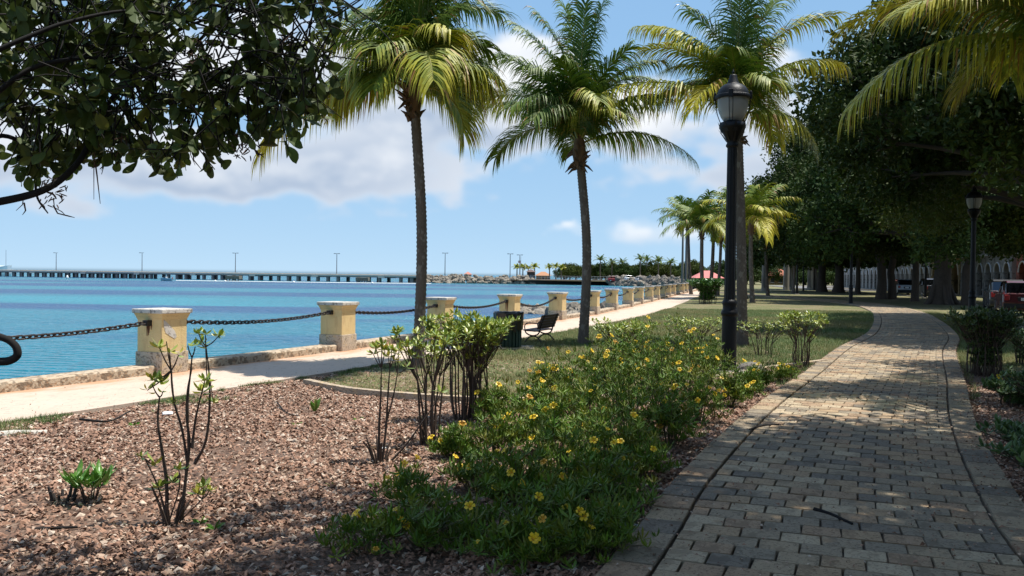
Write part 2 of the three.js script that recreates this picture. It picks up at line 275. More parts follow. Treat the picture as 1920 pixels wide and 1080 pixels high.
const gNeck = (() => { const s = 0.5 * Math.SQRT1_2, t = 0.575 * Math.SQRT1_2; const g = new THREE.CylinderGeometry(t, s, 0.1, 4, 1, true, Math.PI / 4).toNonIndexed(); g.computeVertexNormals(); return g; })();
const pillarYaw = k => { const a = pillarXD[Math.max(0, k - 1)], b = pillarXD[Math.min(pillarXD.length - 1, k + 1)]; return -Math.atan2(b[0] - a[0], b[1] - a[1]); };    // local -z points along the row
pillarXD.forEach(([x, d], k) => {
  const lab = k === 1 ? 'cream square pillar with a bare grey plaster scar on its sunlit face' : k === 4 ? 'cream square pillar streaked with dark rust below its chain bracket' : k === 5 ? 'cream square pillar with chipped brown patches near its foot, by the bench' : k < 7 ? 'cream painted square stone pillar with flat cap, holding promenade chains' : 'small looking cream pillar in the long far run of the seawall chain fence';
  const p = thing('promenade_pillar', V(x, WY, -d), lab, 'pillar', 'pillars along the seawall'); p.rotation.y = pillarYaw(k);
  const put = (n, g, m, y, z = 0, xx = 0) => { const q = mesh(n, g, m, p); q.position.set(xx, y, z); return q; };
  put('base_block', gBase, mStone[k % 2], 0.16); put('shaft', gShaft, mPlaster[k % 3], 0.325 + 0.255); put('neck', gNeck, mPlaster[(k + 1) % 3], 0.86); put('cap', gCap, mCap, 0.94);
  put('chain_bracket', gBr, mIron, 0.765, 0.29); put('chain_bracket', gBr, mIron, 0.765, -0.29);
  if (k === 1) {                                            // flaked plaster: pale under-coat with a grey scar along its edge, on the promenade face
    const sh = new THREE.Shape([[-0.22, 0.20], [-0.16, 0.16], [0.0, 0.02], [0.04, -0.07], [0.0, -0.10], [-0.10, -0.05], [-0.18, 0.0], [-0.21, 0.08]].map(([a, b]) => new THREE.Vector2(a, b)));
    const g = new THREE.ExtrudeGeometry(sh, { depth: 0.004, bevelEnabled: false }); const q = mesh('plaster_scar', g, std([1, 1, 1], 0.95, { map: rep(capTex, 1.5) }), p); q.rotation.y = Math.PI / 2; q.position.set(0.2505, 0.62, -0.0);
  }
  if (k === 4 || k === 1 || k === 7) { const r = rng(400 + k), b = new MB(); for (let i = 0; i < 7; i++) { const xx = -0.05 + 0.1 * r(), h = (k === 4 ? 0.34 : 0.18) * (0.3 + 0.7 * r()), w = 0.008 + 0.014 * r(); b.quad(V(xx - w, 0.73, 0.2525), V(xx + w, 0.73, 0.2525), V(xx + w * 0.3, 0.73 - h, 0.2525), V(xx - w * 0.3, 0.73 - h, 0.2525)); } b.build('rust_streaks', mRust, p); }
});
// chain links
const gLink = (() => { const pts = [], n = 14; for (let i = 0; i <= n; i++) { const a = i / n * 2 * Math.PI, c = Math.cos(a), s = Math.sin(a); pts.push(V(0.030 * s, 0, Math.sign(c) * 0.028 + 0.030 * c)); } const b = new MB(); b.tube(pts, 0.0125, 6, false); return b.build(null, null); })();
for (let k = 0; k < pillarXD.length - 1; k++) {
  const [ax, ad] = pillarXD[k], [cx, cd] = pillarXD[k + 1], A = V(ax, 0, -ad), C = V(cx, 0, -cd), dir = V().subVectors(C, A).normalize(); A.addScaledVector(dir, 0.33); C.addScaledVector(dir, -0.33); A.y = C.y = WY + 0.765;
  const sag = k === 0 ? 0.10 : k < 3 ? 0.09 : k === 4 ? 0.22 : k === 3 ? 0.12 : 0.13, L = A.distanceTo(C), at = t => V().lerpVectors(A, C, t).add(V(0, -4 * sag * t * (1 - t), 0));
  const lab = k === 4 ? 'deeply sagging dark iron chain between two cream pillars behind the litter bin' : k < 5 ? 'heavy dark iron chain of thick links hung between seawall pillars' : 'thin looking dark chain between the far seawall pillars';
  const th = thing('promenade_chain', A.clone(), lab, 'chain', k < 5 && k !== 4 ? 'near chains along the seawall' : k === 4 ? undefined : 'far chains along the seawall');
  if (k < 5) {
    const n = Math.round(L / 0.09);
    for (let i = 0; i < n; i++) { const t = (i + 0.5) / n, p = at(t).sub(A), q = at(t + 0.01).sub(at(t - 0.01)).normalize(), qq = new THREE.Quaternion().setFromUnitVectors(V(0, 0, 1), q).multiply(E(0, 0, i % 2 ? 0.8 : -0.75)); const m = mesh('link', gLink, mIron, th); m.position.copy(p); m.quaternion.copy(qq); }
  } else {
    const b = new MB(), n = Math.round(L / 0.09); for (let i = 0; i < n; i++) { const t = (i + 0.5) / n, p = at(t).sub(A), q = at(Math.min(1, t + 0.01)).sub(at(t - 0.01)).normalize(); b.geo(gLink, T4(p, new THREE.Quaternion().setFromUnitVectors(V(0, 0, 1), q).multiply(E(0, 0, i % 2 ? 0.8 : -0.75)), 1)); }
    const m = b.build('links', mIron, th); m.userData.kind = 'stuff';
  }
}

// ================================================================= BRICK PATH
{
  const path = thing('brick_path', null, null, null); path.userData.kind = 'structure';
  const pl = [], pr = [], n = 130; for (let k = 0; k <= n; k++) { const p = pathCurve.getPointAt(k / n), t = pathCurve.getTangentAt(k / n), s = V(-t.z, 0, t.x); pl.push([p.x - s.x * PATHW / 2, -(p.z - s.z * PATHW / 2)]); pr.push([p.x + s.x * PATHW / 2, -(p.z + s.z * PATHW / 2)]); }
  const jointTex = tex(256, 256, (u, v) => mix3([0.045, 0.035, 0.028], [0.13, 0.10, 0.075], nz(u, v, 20, 4, 401)));
  const base = strip(pl, pr, 0.052, 0.1).build('bedding', std([1, 1, 1], 0.95, { map: rep(jointTex, 1.5, 3) }), path); void base;
  const brickTex = tex(512, 512, (u, v) => { const a = nz(u, v, 5, 4, 411), b = nz(u, v, 60, 3, 421), p = Math.max(ss(0.62, 0.70, nz(u, v, 40, 2, 431)), 0.8 * ss(0.58, 0.72, nz(u, v, 4, 4, 433))), cr = ss(0.035, 0.0, Math.abs(nz(u, v, 7, 4, 441) - 0.5)); const g = mix3([0.72, 0.72, 0.72], [1, 1, 1], a * 0.6 + b * 0.4); return mix3(g, [0.30, 0.27, 0.24], Math.max(p * 0.6, cr * 0.35)); });
  const tones = [[0.40, 0.305, 0.19], [0.335, 0.265, 0.175], [0.28, 0.23, 0.16], [0.41, 0.29, 0.17], [0.37, 0.255, 0.155], [0.47, 0.375, 0.245], [0.21, 0.175, 0.13]];
  const mats = tones.map((c, i) => std(c, 0.88, { map: rep(brickTex, 1, 1, i * 0.137, i * 0.291), bumpMap: rep(brickTex, 1, 1, i * 0.137, i * 0.291), bumpScale: 0.006 }));
  const mAll = std([1, 1, 1], 0.88, { vertexColors: true, map: brickTex, bumpMap: brickTex, bumpScale: 0.006 });
  const r = rng(501);
  function brickGeo(w, l, seed) {             // worn paver: rounded, uneven outline; 8-sided top ring, chamfer ring, skirt
    const q = rng(seed), h = 0.03, ring = (s, y) => { const c = 0.07; const o = []; for (const [x, z] of [[-1, -1 + c], [-1 + c, -1], [0, -1], [1 - c, -1], [1, -1 + c], [1, 1 - c], [1 - c, 1], [0, 1], [-1 + c, 1], [-1, 1 - c]]) o.push(V(x * (w / 2 - s) + (q() - 0.5) * 0.006, y, z * (l / 2 - s) + (q() - 0.5) * 0.006)); return o; };
    const q0 = ring(0.006, h), q1 = q0.map(p => V(p.x * 1.04, h - 0.008, p.z * 1.045)), q2 = q1.map(p => V(p.x, -0.01, p.z)), b = new MB(), c = V(0, h + 0.002, 0), N = q0.length, uo = q() * 3, vo = q() * 3;
    const pt = p => b.v(p, UPV, p.x * 2.2 + uo, p.z * 2.2 + vo);
    for (let i = 0; i < N; i++) { const j = (i + 1) % N; pt(c); pt(q0[j]); pt(q0[i]); b.quad(q1[i], q0[i], q0[j], q1[j]); b.quad(q2[i], q1[i], q1[j], q2[j]); }
    return b.build(null, null);
  }
  const BW = 0.2275, BL = 0.198, gap = 0.003, inner = PATHW - 0.54;
  const shapes = [0, 1, 2, 3, 4, 5].map(k => brickGeo(BW - gap, BL - gap, 520 + k)), slabs = [0, 1, 2].map(k => brickGeo(0.245, 0.30, 540 + k)), half = brickGeo(BW * 0.5 - gap, BL - gap, 549);
  const items = [];
  let row = 0;
  for (let s = 3.2; s < PLEN - 14; s += BL, row++) {
    const p = pathCurve.getPointAt(s / PLEN), t = pathCurve.getTangentAt(s / PLEN), sd = V(-t.z, 0, t.x), yaw = Math.atan2(-t.x, -t.z);
    if (-p.z < 3) continue;
    const nb = 8, w = inner / nb, off = row % 2 ? 0.5 : 0;
    for (let i = 0; i < nb + (off ? 1 : 0); i++) {
      let u = -inner / 2 + (i + 0.5 - off) * w, hf = false; if (off && i === 0) { u += w / 4; hf = true; } if (off && i === nb) { u -= w / 4; hf = true; }
      const pos = p.clone().addScaledVector(sd, u + (r() - 0.5) * 0.006); pos.y = 0.052 + (r() - 0.5) * 0.008;
      items.push({ pos, yaw: yaw + (r() - 0.5) * 0.03, rx: (r() - 0.5) * 0.02, rz: (r() - 0.5) * 0.02, g: hf ? half : shapes[Math.floor(r() * 6)], k: Math.floor(r() * 7), name: 'brick', d: Math.hypot(pos.x, pos.z) });
    }
  }
  for (let s = 3.2; s < PLEN - 14; s += 0.31) {
    const p = pathCurve.getPointAt(s / PLEN), t = pathCurve.getTangentAt(s / PLEN), sd = V(-t.z, 0, t.x), yaw = Math.atan2(-t.x, -t.z); if (-p.z < 3) continue;
    for (const q of [-1, 1]) { const pos = p.clone().addScaledVector(sd, q * (PATHW / 2 - 0.132)); pos.y = 0.058 + (r() - 0.5) * 0.006; items.push({ pos, yaw: yaw + (r() - 0.5) * 0.02, rx: 0, rz: (r() - 0.5) * 0.02, g: slabs[Math.floor(r() * 3)], k: [0, 1, 2, 4, 6][Math.floor(r() * 5)], name: 'edging_stone', d: Math.hypot(pos.x, pos.z) }); }
  }
  for (const name of ['brick', 'edging_stone']) {
    const list = items.filter(i => i.name === name).sort((a, b) => a.d - b.d), b = new MB();
    list.forEach((it, k) => {
      if (k < (name === 'brick' ? 300 : 60)) { const m = mesh(name, it.g, mats[it.k], path); m.position.copy(it.pos); m.rotation.set(it.rx, it.yaw, it.rz); }
      else { b.col = tones[it.k]; b.geo(it.g, T4(it.pos, E(it.rx, it.yaw, it.rz), 1)); }
    });
    const m = b.build(name === 'brick' ? 'far_bricks' : 'far_edging_stones', mAll, path); m.userData.kind = 'stuff';
  }
}

// concrete edging between bed and lawn
{
  const c = dense(edgeXD, 3), o = offsetLine(c, 0.055), i = offsetLine(c, -0.055), b = new MB(), top = 0.10;
  for (let k = 0; k < c.length - 1; k++) { const P = (q, j, y) => V(q[j][0], y, -q[j][1]); b.quad(P(i, k, top), P(o, k, top), P(o, k + 1, top), P(i, k + 1, top)); b.quad(P(o, k, -0.08), P(o, k + 1, -0.08), P(o, k + 1, top), P(o, k, top)); b.quad(P(i, k + 1, -0.08), P(i, k, -0.08), P(i, k, top), P(i, k + 1, top)); }
  for (let k = 0; k < b.u.length / 2; k++) { b.u[2 * k] = b.p[3 * k] * 1.2; b.u[2 * k + 1] = b.p[3 * k + 2] + b.p[3 * k + 1] * 3; }
  tag(b.build('concrete_edging', std([0.75, 0.72, 0.68], 0.92, { map: rep(stoneTex, 1), bumpMap: rep(grainBump, 1), bumpScale: 0.01 })), 'low curved concrete edging dividing mulch bed from lawn', 'edging');
  const e = thing('edging_fragment', null, 'half buried pale concrete edging strip beside the promenade', 'edging'); const f = new MB(), p = G(-40, 826), q = G(88, 816), m = p.clone().lerp(q, 0.5); f.tube([p, m, q].map(v => v.setY(0.02)), [0.05, 0.055, 0.03], 6); f.build('strip', std([0.45, 0.42, 0.36], 0.9), e);
}

// ================================================================= STREET LAMPS
const mLamp = new THREE.MeshPhysicalMaterial({ color: new THREE.Color().setRGB(0.0035, 0.004, 0.0055), roughness: 0.45, specularIntensity: 0.5, bumpMap: rep(grainBump, 2), bumpScale: 0.002 });
const mGlobe = new THREE.MeshPhysicalMaterial({ color: new THREE.Color().setRGB(0.50, 0.49, 0.46), roughness: 0.5, transmission: 0.6, thickness: 0, side: THREE.DoubleSide });
function makeLamp(label, group) {
  const L = thing('street_lamp', V(0, 0, 0), label, 'street lamp', group), H = 4.8;
  mesh('footing', lathe([[0, 0.11], [0.30, 0.11], [0.36, 0.06], [0.38, -0.1]], 20), std([0.30, 0.29, 0.27], 0.95, { map: rep(capTex, 2) }), L);
  const shaftGeo = (() => { const b = new MB(), N = 16, prof = [[0.155, 0.10], [0.16, 0.14], [0.150, 0.2], [0.148, 0.95], [0.146, 1.0]]; b.geo(lathe(prof, 24)); void N; return b.build(null, null); })();
  mesh('base', shaftGeo, mLamp, L);
  mesh('collar', lathe([[0.146, 0.98], [0.165, 1.0], [0.172, 1.03], [0.165, 1.06], [0.14, 1.09], [0.135, 1.15], [0.152, 1.18], [0.152, 1.215], [0.13, 1.24], [0.118, 1.25]], 24), mLamp, L);
  // fluted shaft
  const b = new MB(), N = 12, ys = [1.24, 3.72]; for (let k = 0; k < N * 2; k++) { const a0 = k / (2 * N) * 2 * Math.PI, a1 = (k + 1) / (2 * N) * 2 * Math.PI, f = q => q % 2 ? 0.93 : 1; const P = (a, q, y, r) => V(Math.cos(a) * r * f(q), y, Math.sin(a) * r * f(q)); b.quad(P(a0, k, ys[1], 0.098), P(a1, k + 1, ys[1], 0.098), P(a1, k + 1, ys[0], 0.118), P(a0, k, ys[0], 0.118)); } b.build('shaft', mLamp, L);
  mesh('capital', lathe([[0.098, 3.70], [0.125, 3.72], [0.125, 3.75], [0.105, 3.77], [0.1123, 3.82], [0.189, 3.93], [0.2664, 4.02], [0.2625, 4.05], [0.255, 4.1], [0.18, 4.12], [0.165, 4.19], [0.0, 4.21]], 20), mLamp, L);
  const lv = new MB(); for (let k = 0; k < 8; k++) { const a = k / 8 * 2 * Math.PI, o = (r, y, t) => V(Math.cos(a + t) * r, y, Math.sin(a + t) * r); for (const [y0, y1, r0, r1] of [[3.80, 4.0, 0.125, 0.30], [3.95, 4.12, 0.23, 0.30]]) { lv.tri(o(r0, y0, -0.2), o(r0, y0, 0.2), o(r1, y1, 0)); lv.tri(o(r0 - 0.02, y0, 0.2), o(r0 - 0.02, y0, -0.2), o(r1, y1, 0)); } } lv.build('acanthus_leaves', std([0.0035, 0.004, 0.0055], 0.5, { metalness: 0.2, side: THREE.DoubleSide }), L);
  mesh('globe', lathe([[0.135, 4.11], [0.18, 4.13], [0.2325, 4.19], [0.2775, 4.28], [0.3, 4.38], [0.3045, 4.46], [0.297, 4.50]], 28), mGlobe, L);
  for (let k = 0; k < 4; k++) for (const o of [-0.11, 0.11]) { const a = k / 4 * 2 * Math.PI + 0.35 + o, pr = [[0.225, 4.08], [0.2625, 4.15], [0.3075, 4.25], [0.333, 4.36], [0.342, 4.46], [0.339, 4.53]]; const t = new MB(); t.tube(pr.map(([r, y]) => V(Math.cos(a) * r, y, Math.sin(a) * r)), 0.007, 5); t.build('cage_rib', mLamp, L); }
  mesh('ring', lathe([[0.3075, 4.485], [0.348, 4.485], [0.354, 4.50], [0.354, 4.535], [0.3375, 4.55], [0.3, 4.555]], 28), mLamp, L);
  for (let k = 0; k < 4; k++) { const a = k / 4 * 2 * Math.PI + 0.35; const q = mesh('lug', bx(0.05, 0.13, 0.09, 0.015), mLamp, L); q.position.set(Math.cos(a) * 0.352, 4.535, Math.sin(a) * 0.352); q.rotation.y = -a; }
  const dome = mesh('dome', lathe([[0.3225, 4.54], [0.318, 4.57], [0.2925, 4.625], [0.2475, 4.675], [0.1875, 4.71], [0.1275, 4.725], [0.1245, 4.735], [0.09, 4.80], [0.072, 4.86], [0.063, 4.875], [0.0, 4.88]], 28), mLamp, L);
  mesh('finial', lathe([[0.012, 4.87], [0.015, 4.90], [0.033, 4.915], [0.015, 4.935], [0.006, 4.97], [0.0, 4.985]], 12), mLamp, dome);
  return L;
}
{
  const l1 = makeLamp('tall black lamp post rising from the yellow flowering bushes'); l1.position.copy(G(1366, 706)); l1.scale.set(0.8, 1, 0.8);
  const spots = [[1822, 612, 'black lamp post behind the dark clipped hedge near parked red car'], [1595, 572, 'black lamp post standing at the bend of the brick path'], [1494, 553, 'black lamp post beside the far path, nearer of a close pair'], [1506, 547, 'black lamp post beside the far path, farther of a close pair'], [1735, 560, 'slim dark lamp post by the big buttressed trunk']];
  for (const [x, y, lab] of spots) { const p = G(x, y), c = copyThing(l1, lab, 'park lamp posts'); c.position.copy(p); c.rotation.y = x; }
  l1.userData.group = 'park lamp posts';
  const s = thing('stone', G(1378, 702), 'rounded grey stone lying beside the lamp post foot', 'stone'); const g = new THREE.IcosahedronGeometry(0.24, 2); const P = g.attributes.position; for (let i = 0; i < P.count; i++) { const k = 0.85 + 0.3 * noise3(P.getX(i) * 6, P.getY(i) * 6, P.getZ(i) * 6); P.setXYZ(i, P.getX(i) * k, P.getY(i) * k * 0.62, P.getZ(i) * k); } g.computeVertexNormals(); mesh('boulder', g, std([0.30, 0.29, 0.28], 0.95, { map: rep(capTex, 2) }), s); s.position.set(s.position.x + 0.25, 0.06, s.position.z);
}

// ================================================================= BIN AND BENCHES
{
  const p = G(953, 657), b = thing('litter_bin', V(p.x, 0.045, p.z), 'dark green slatted litter bin with black liner bag beside the benches', 'litter bin');
  const mg = std([0.006, 0.035, 0.022], 0.45), mb = new THREE.MeshPhysicalMaterial({ color: 0x0a0a0c, roughness: 0.28 });
  mesh('drum', lathe([[0, 0.03], [0.235, 0.03], [0.25, 0.06], [0.255, 0.62], [0.245, 0.62], [0.24, 0.1], [0, 0.1]], 24), mg, b);
  for (let k = 0; k < 22; k++) { const a = k / 22 * 2 * Math.PI, s = mesh('slat', bx(0.055, 0.56, 0.02, 0.006), mg, b); s.position.set(Math.cos(a) * 0.268, 0.33, Math.sin(a) * 0.268); s.rotation.y = Math.PI / 2 - a; }
  const r = rng(610), t = new MB(), N = 40, rows = [[0.31, 0.44, 1], [0.318, 0.55, 0.7], [0.325, 0.66, 0.5], [0.33, 0.75, 0.25], [0.315, 0.78, 0.1], [0.28, 0.775, 0.1], [0.25, 0.6, 0]]; const w = []; for (let k = 0; k < N; k++) w.push(r());
  for (let q = 0; q < rows.length - 1; q++) for (let k = 0; k < N; k++) { const P = (i, kk) => { const a = (kk % N) / N * 2 * Math.PI, [R, y, f] = rows[i], j = w[kk % N]; return V(Math.cos(a) * (R + (j - 0.5) * 0.04 * f), y - (i === 0 ? j * 0.10 : (j - 0.5) * 0.02), Math.sin(a) * (R + (j - 0.5) * 0.04 * f)); }; t.quad(P(q, k + 1), P(q, k), P(q + 1, k), P(q + 1, k + 1)); }
  t.build('liner_bag', mb, b);
  tag(mesh('concrete_pad', bx(0.9, 0.06, 0.9, 0.01), std([0.42, 0.39, 0.34], 0.9, { map: rep(capTex, 1) })), 'thin concrete pad under the green litter bin', 'pad').position.set(p.x + 0.1, 0.05, p.z);
}
const mBench = std([0.055, 0.022, 0.016], 0.6, { map: tex(256, 256, (u, v) => { const g = 0.7 + 0.6 * nz(u * 0.25, v, 16, 4, 621); return [g, g, g]; }) }), mCast = std([0.03, 0.026, 0.026], 0.5, { metalness: 0.3 });
function makeBench(label) {                                  // seat along local x, back towards +z
  const B = thing('park_bench', V(0, 0, 0), label, 'bench', 'benches facing the sea'), W = 1.7;
  for (let k = 0; k < 4; k++) { const s = mesh('seat_slat', bx(W, 0.032, 0.095, 0.006), mBench, B); s.position.set(0, 0.44 - 0.01 * k, -0.24 + 0.115 * k); s.rotation.x = 0.05; }
  for (let k = 0; k < 5; k++) { const s = mesh('back_slat', bx(W, 0.088, 0.03, 0.006), mBench, B); s.position.set(0, 0.52 + 0.093 * k, 0.22 + 0.035 * k); s.rotation.x = 0.36; }
  for (const x of [-0.62, 0.62]) {
    const f = mesh('end_frame', new MB().tube(curve([V(x, 0.02, -0.30), V(x, 0.10, -0.25), V(x, 0.2, -0.14), V(x, 0.235, 0), V(x, 0.2, 0.13), V(x, 0.10, 0.24), V(x, 0.02, 0.30)], 18), 0.024, 6).tube(curve([V(x, 0.42, -0.30), V(x, 0.34, -0.26), V(x, 0.27, -0.14), V(x, 0.25, 0), V(x, 0.28, 0.12), V(x, 0.36, 0.2), V(x, 0.6, 0.26), V(x, 0.95, 0.395)], 20), 0.024, 6).tube([V(x, 0.41, -0.3), V(x, 0.40, 0.2)], 0.02, 5).build(null, null), mCast, B);
    mesh('armrest', new MB().tube(curve([V(x, 0.42, -0.29), V(x, 0.56, -0.31), V(x, 0.65, -0.24), V(x, 0.66, -0.05), V(x, 0.64, 0.26)], 14), 0.02, 6).build(null, null), mCast, f);
    for (const z of [-0.30, 0.30]) mesh('foot', bx(0.06, 0.03, 0.09, 0.008), mCast, f).position.set(x, 0.012, z);
  }
  return B;
}
{
  const yaw = Math.PI / 2 - 0.38;                             // back to the lawn, face to the sea
  const a = makeBench('dark brown slatted bench with cast iron legs, standing beyond the litter bin'); const p = G(1012, 645); a.position.set(p.x, 0.045, p.z); a.rotation.y = yaw; a.scale.setScalar(0.7);
  const b = copyThing(a, 'dark brown slatted bench half hidden behind the leafy clipped shrub'); const q = G(912, 664); b.position.set(q.x, 0.045, q.z); b.rotation.y = yaw + 0.1;
}

// ================================================================= PALMS
const mFrond = leafMat([1, 1, 1], 0.38, 0.5, { vertexColors: true, specularIntensity: 0.5 });
const trunkTex = tex(256, 512, (u, v) => { const a = nz(u, v, 10, 4, 701), b = nz(u * 0.5, v, 48, 3, 711), k = ss(0.6, 0.7, nz(u, v, 12, 3, 721)); return mix3(mix3([0.065, 0.048, 0.037], [0.16, 0.128, 0.10], a * 0.5 + b * 0.5), [0.26, 0.23, 0.19], k * 0.5); });
const mTrunk = std([1, 1, 1], 0.92, { map: rep(trunkTex, 1, 0.8), bumpMap: rep(trunkTex, 1, 0.8), bumpScale: 0.015 });
const mBoot = std([1, 1, 1], 0.95, { map: tex(128, 128, (u, v) => mix3([0.05, 0.03, 0.02], [0.20, 0.115, 0.06], nz(u, v * 0.3, 12, 4, 731))), side: THREE.DoubleSide });
const GREEN = [0.050, 0.112, 0.014], MID = [0.16, 0.225, 0.018], YEL = [0.54, 0.475, 0.03], DRY = [0.34, 0.19, 0.05];
const frondCol = y => y < 0.5 ? mix3(GREEN, MID, y * 2) : mix3(MID, YEL, (y - 0.5) * 2);
function frondGeo(vec, D, yellow, seed, o = {}) {             // rachis arcs from the origin to vec, bending down by D radians on the way
  const r = rng(seed), b = new MB(), c = vec.length(), n = 16, pairs = o.pairs || 80, LL = (o.leaf || 1.08), wd = o.width || 0.036, hv = (o.hang || 0.6) > 0.85;
  const h = V(vec.x, 0, vec.z); if (h.length() < 0.05) h.set(Math.cos(seed), 0, Math.sin(seed)); h.normalize();
  const ec = Math.asin(clamp(vec.y / c, -1, 1)), L = c * (D / 2) / Math.sin(D / 2), pts = [V(0, 0, 0)], tan = [];
  for (let i = 0; i <= n; i++) { const e = ec + D / 2 - D * ((i + 0.5) / n) * 1.0; tan.push(V(h.x * Math.cos(e), Math.sin(e), h.z * Math.cos(e))); if (i < n) pts.push(pts[i].clone().addScaledVector(tan[i], L / n)); }
  const side0 = V().crossVectors(h, UPV).normalize(), tw = (r() - 0.5) * 0.7;
  const at = t => { const x = clamp(t, 0, 0.9999) * n, i = Math.floor(x); return pts[i].clone().lerp(pts[i + 1], x - i); }, tg = t => tan[Math.min(n, Math.floor(clamp(t, 0, 1) * n))];
  b.col = mix3(frondCol(clamp(yellow + 0.2)), [0.35, 0.30, 0.08], 0.6);
  b.tube(pts, pts.map((_, i) => lerp(o.rachis || 0.026, 0.004, i / n)), 5, false);
  const N0 = V();
  for (let i = 0; i < pairs; i++) for (const sd of [-1, 1]) {
    const t = 0.13 + 0.87 * (i + r() * 0.6) / pairs, p = at(t), T = tg(t), S = side0.clone().applyAxisAngle(T, tw * t), N = N0.crossVectors(S, T).normalize().clone();
    const len = LL * (t < 0.35 ? lerp(0.55, 1, (t - 0.13) / 0.22) : lerp(1, 0.5, (t - 0.35) / 0.65)) * (0.85 + 0.3 * r()), al = lerp(1.3, 0.6, t) + (r() - 0.5) * 0.18, be = (hv ? 0.0 : 0.3) + (r() - 0.5) * 0.3;
    const d0 = T.clone().multiplyScalar(Math.cos(al)).addScaledVector(S, sd * Math.sin(al) * Math.cos(be)).addScaledVector(N, Math.sin(al) * Math.sin(be)).normalize();
    const g = (o.hang || 0.8) * (0.7 + 0.6 * r()), yl = clamp(yellow + (t - 0.5) * (o.tip ?? 0.35) + (r() - 0.5) * 0.28), c0 = frondCol(yl), c1 = r() < 0.05 + 0.14 * yellow ? DRY : frondCol(clamp(yl + 0.18));
    let q = p, dir = d0, prev = null;
    for (let k = 0; k < 4; k++) {
      const w = wd * [0.55, 1, 0.85, 0.5, 0][k] * 0.5, wv = V().crossVectors(N, dir).normalize(), a = q.clone().addScaledVector(wv, w), e = q.clone().addScaledVector(wv, -w);
      if (prev) b.quad(prev[1], prev[0], a, e, k < 3 ? c0 : c1);
      prev = [a, e]; if (k === 3) { const tip = q.clone().addScaledVector(dir, len * 0.3); b.tri(e, a, tip, c1); break; }
      q = q.clone().addScaledVector(dir, len * [0.22, 0.26, 0.22][k]); dir = dir.clone().add(V(0, -g * (hv ? [0.9, 1.1, 1.2] : [0.45, 0.75, 0.95])[k], 0)).normalize();
    }
  }
  return b.build(null, mFrond);
}
function palmTrunk(P0, P1, bend, r0, r1, seg = 14, step = 0.036) {
  const n = Math.max(12, Math.round(P0.distanceTo(P1) / step)), pts = [], rad = [], c = new THREE.CatmullRomCurve3([P0, P0.clone().lerp(P1, 0.5).add(bend), P1]), r = rng(Math.round(r0 * 9999));
  for (let i = 0; i <= n; i++) { const t = i / n; pts.push(c.getPoint(t)); rad.push((lerp(r0, r1, Math.pow(t, 0.6)) + r0 * 0.55 * Math.exp(-t * n * step / 0.22)) * (i % 2 === 0 ? 1.075 : 0.96) * (0.985 + 0.03 * r())); }
  return new MB().tube(pts, rad, seg).build(null, null);
}
// tips: [px, py, metres nearer(-)/farther(+), bend in degrees, yellowness]
function palm(o) {
  const g = thing('coconut_palm', o.base.clone(), o.label, 'palm tree', o.group || 'coconut palms'), C = o.crown.clone().sub(o.base), r = rng(o.seed), dep = -o.crown.z;
  mesh('trunk', palmTrunk(V(0, -0.1, 0), C.clone().add(V(0, 0.15, 0)), o.bend || V(0, 0, 0), o.r0, o.r1), mTrunk, g);
  const boot = new MB();                                      // fibre and old leaf stubs under the crown
  for (let k = 0; k < 26; k++) { const a = r() * 6.28, y = -0.35 + 0.5 * r(), l = 0.12 + 0.24 * r(), rr = o.r1 * 0.95, p = C.clone().add(V(Math.cos(a) * rr, y, Math.sin(a) * rr)), q = p.clone().add(V(Math.cos(a) * l * 0.7, (r() < 0.4 ? -0.5 : 0.6) * l, Math.sin(a) * l * 0.7)); boot.tube([p, p.clone().lerp(q, 0.5).add(V(0, 0.03, 0)), q], [0.045, 0.03, 0.008], 4); }
  boot.tube([C.clone().add(V(0, -0.3, 0)), C.clone().add(V(0, 0, 0)), C.clone().add(V(0, 0.3, 0)), C.clone().add(V(0, 0.5, 0))], [o.r1 * 1.05, o.r1 * 1.7, o.r1 * 1.35, o.r1 * 0.4], 10);
  boot.build('leaf_stubs', mBoot, g);
  const start = C.clone().add(V(0, 0.22, 0)), st = start.clone().add(o.base), put = (v, D, y, s, e) => { const m = mesh('frond', frondGeo(v, D, y, s, { ...o.leafOpts, ...e }), mFrond, g); m.position.copy(start); };
  (o.tips || []).forEach(([x, y, dz, bd, yel, e], i) => put(At(x, y, dep + dz).sub(st), bd * Math.PI / 180, yel, o.seed * 31 + i, e));
  for (let i = 0; i < (o.extra || 0); i++) {
    const a = i * 2.39996 + r(), f = i / o.extra, elv = lerp(1.25, -0.35, f) + (r() - 0.5) * 0.2, L = (o.len || 2.2) * (0.8 + 0.3 * r()) * (f < 0.2 ? 0.85 : 1), D = lerp(0.5, 1.9, f) + 0.3 * r();
    const az = o.awayOnly ? -Math.PI / 2 + (r() - 0.5) * 2.6 : a; put(V(Math.cos(az) * Math.cos(elv), Math.sin(elv), Math.sin(az) * Math.cos(elv)).multiplyScalar(L), D, clamp((o.yel ?? 0.3) * (0.3 + 1.3 * f) + (r() - 0.5) * 0.3), o.seed * 57 + i);
  }
  return g;
}
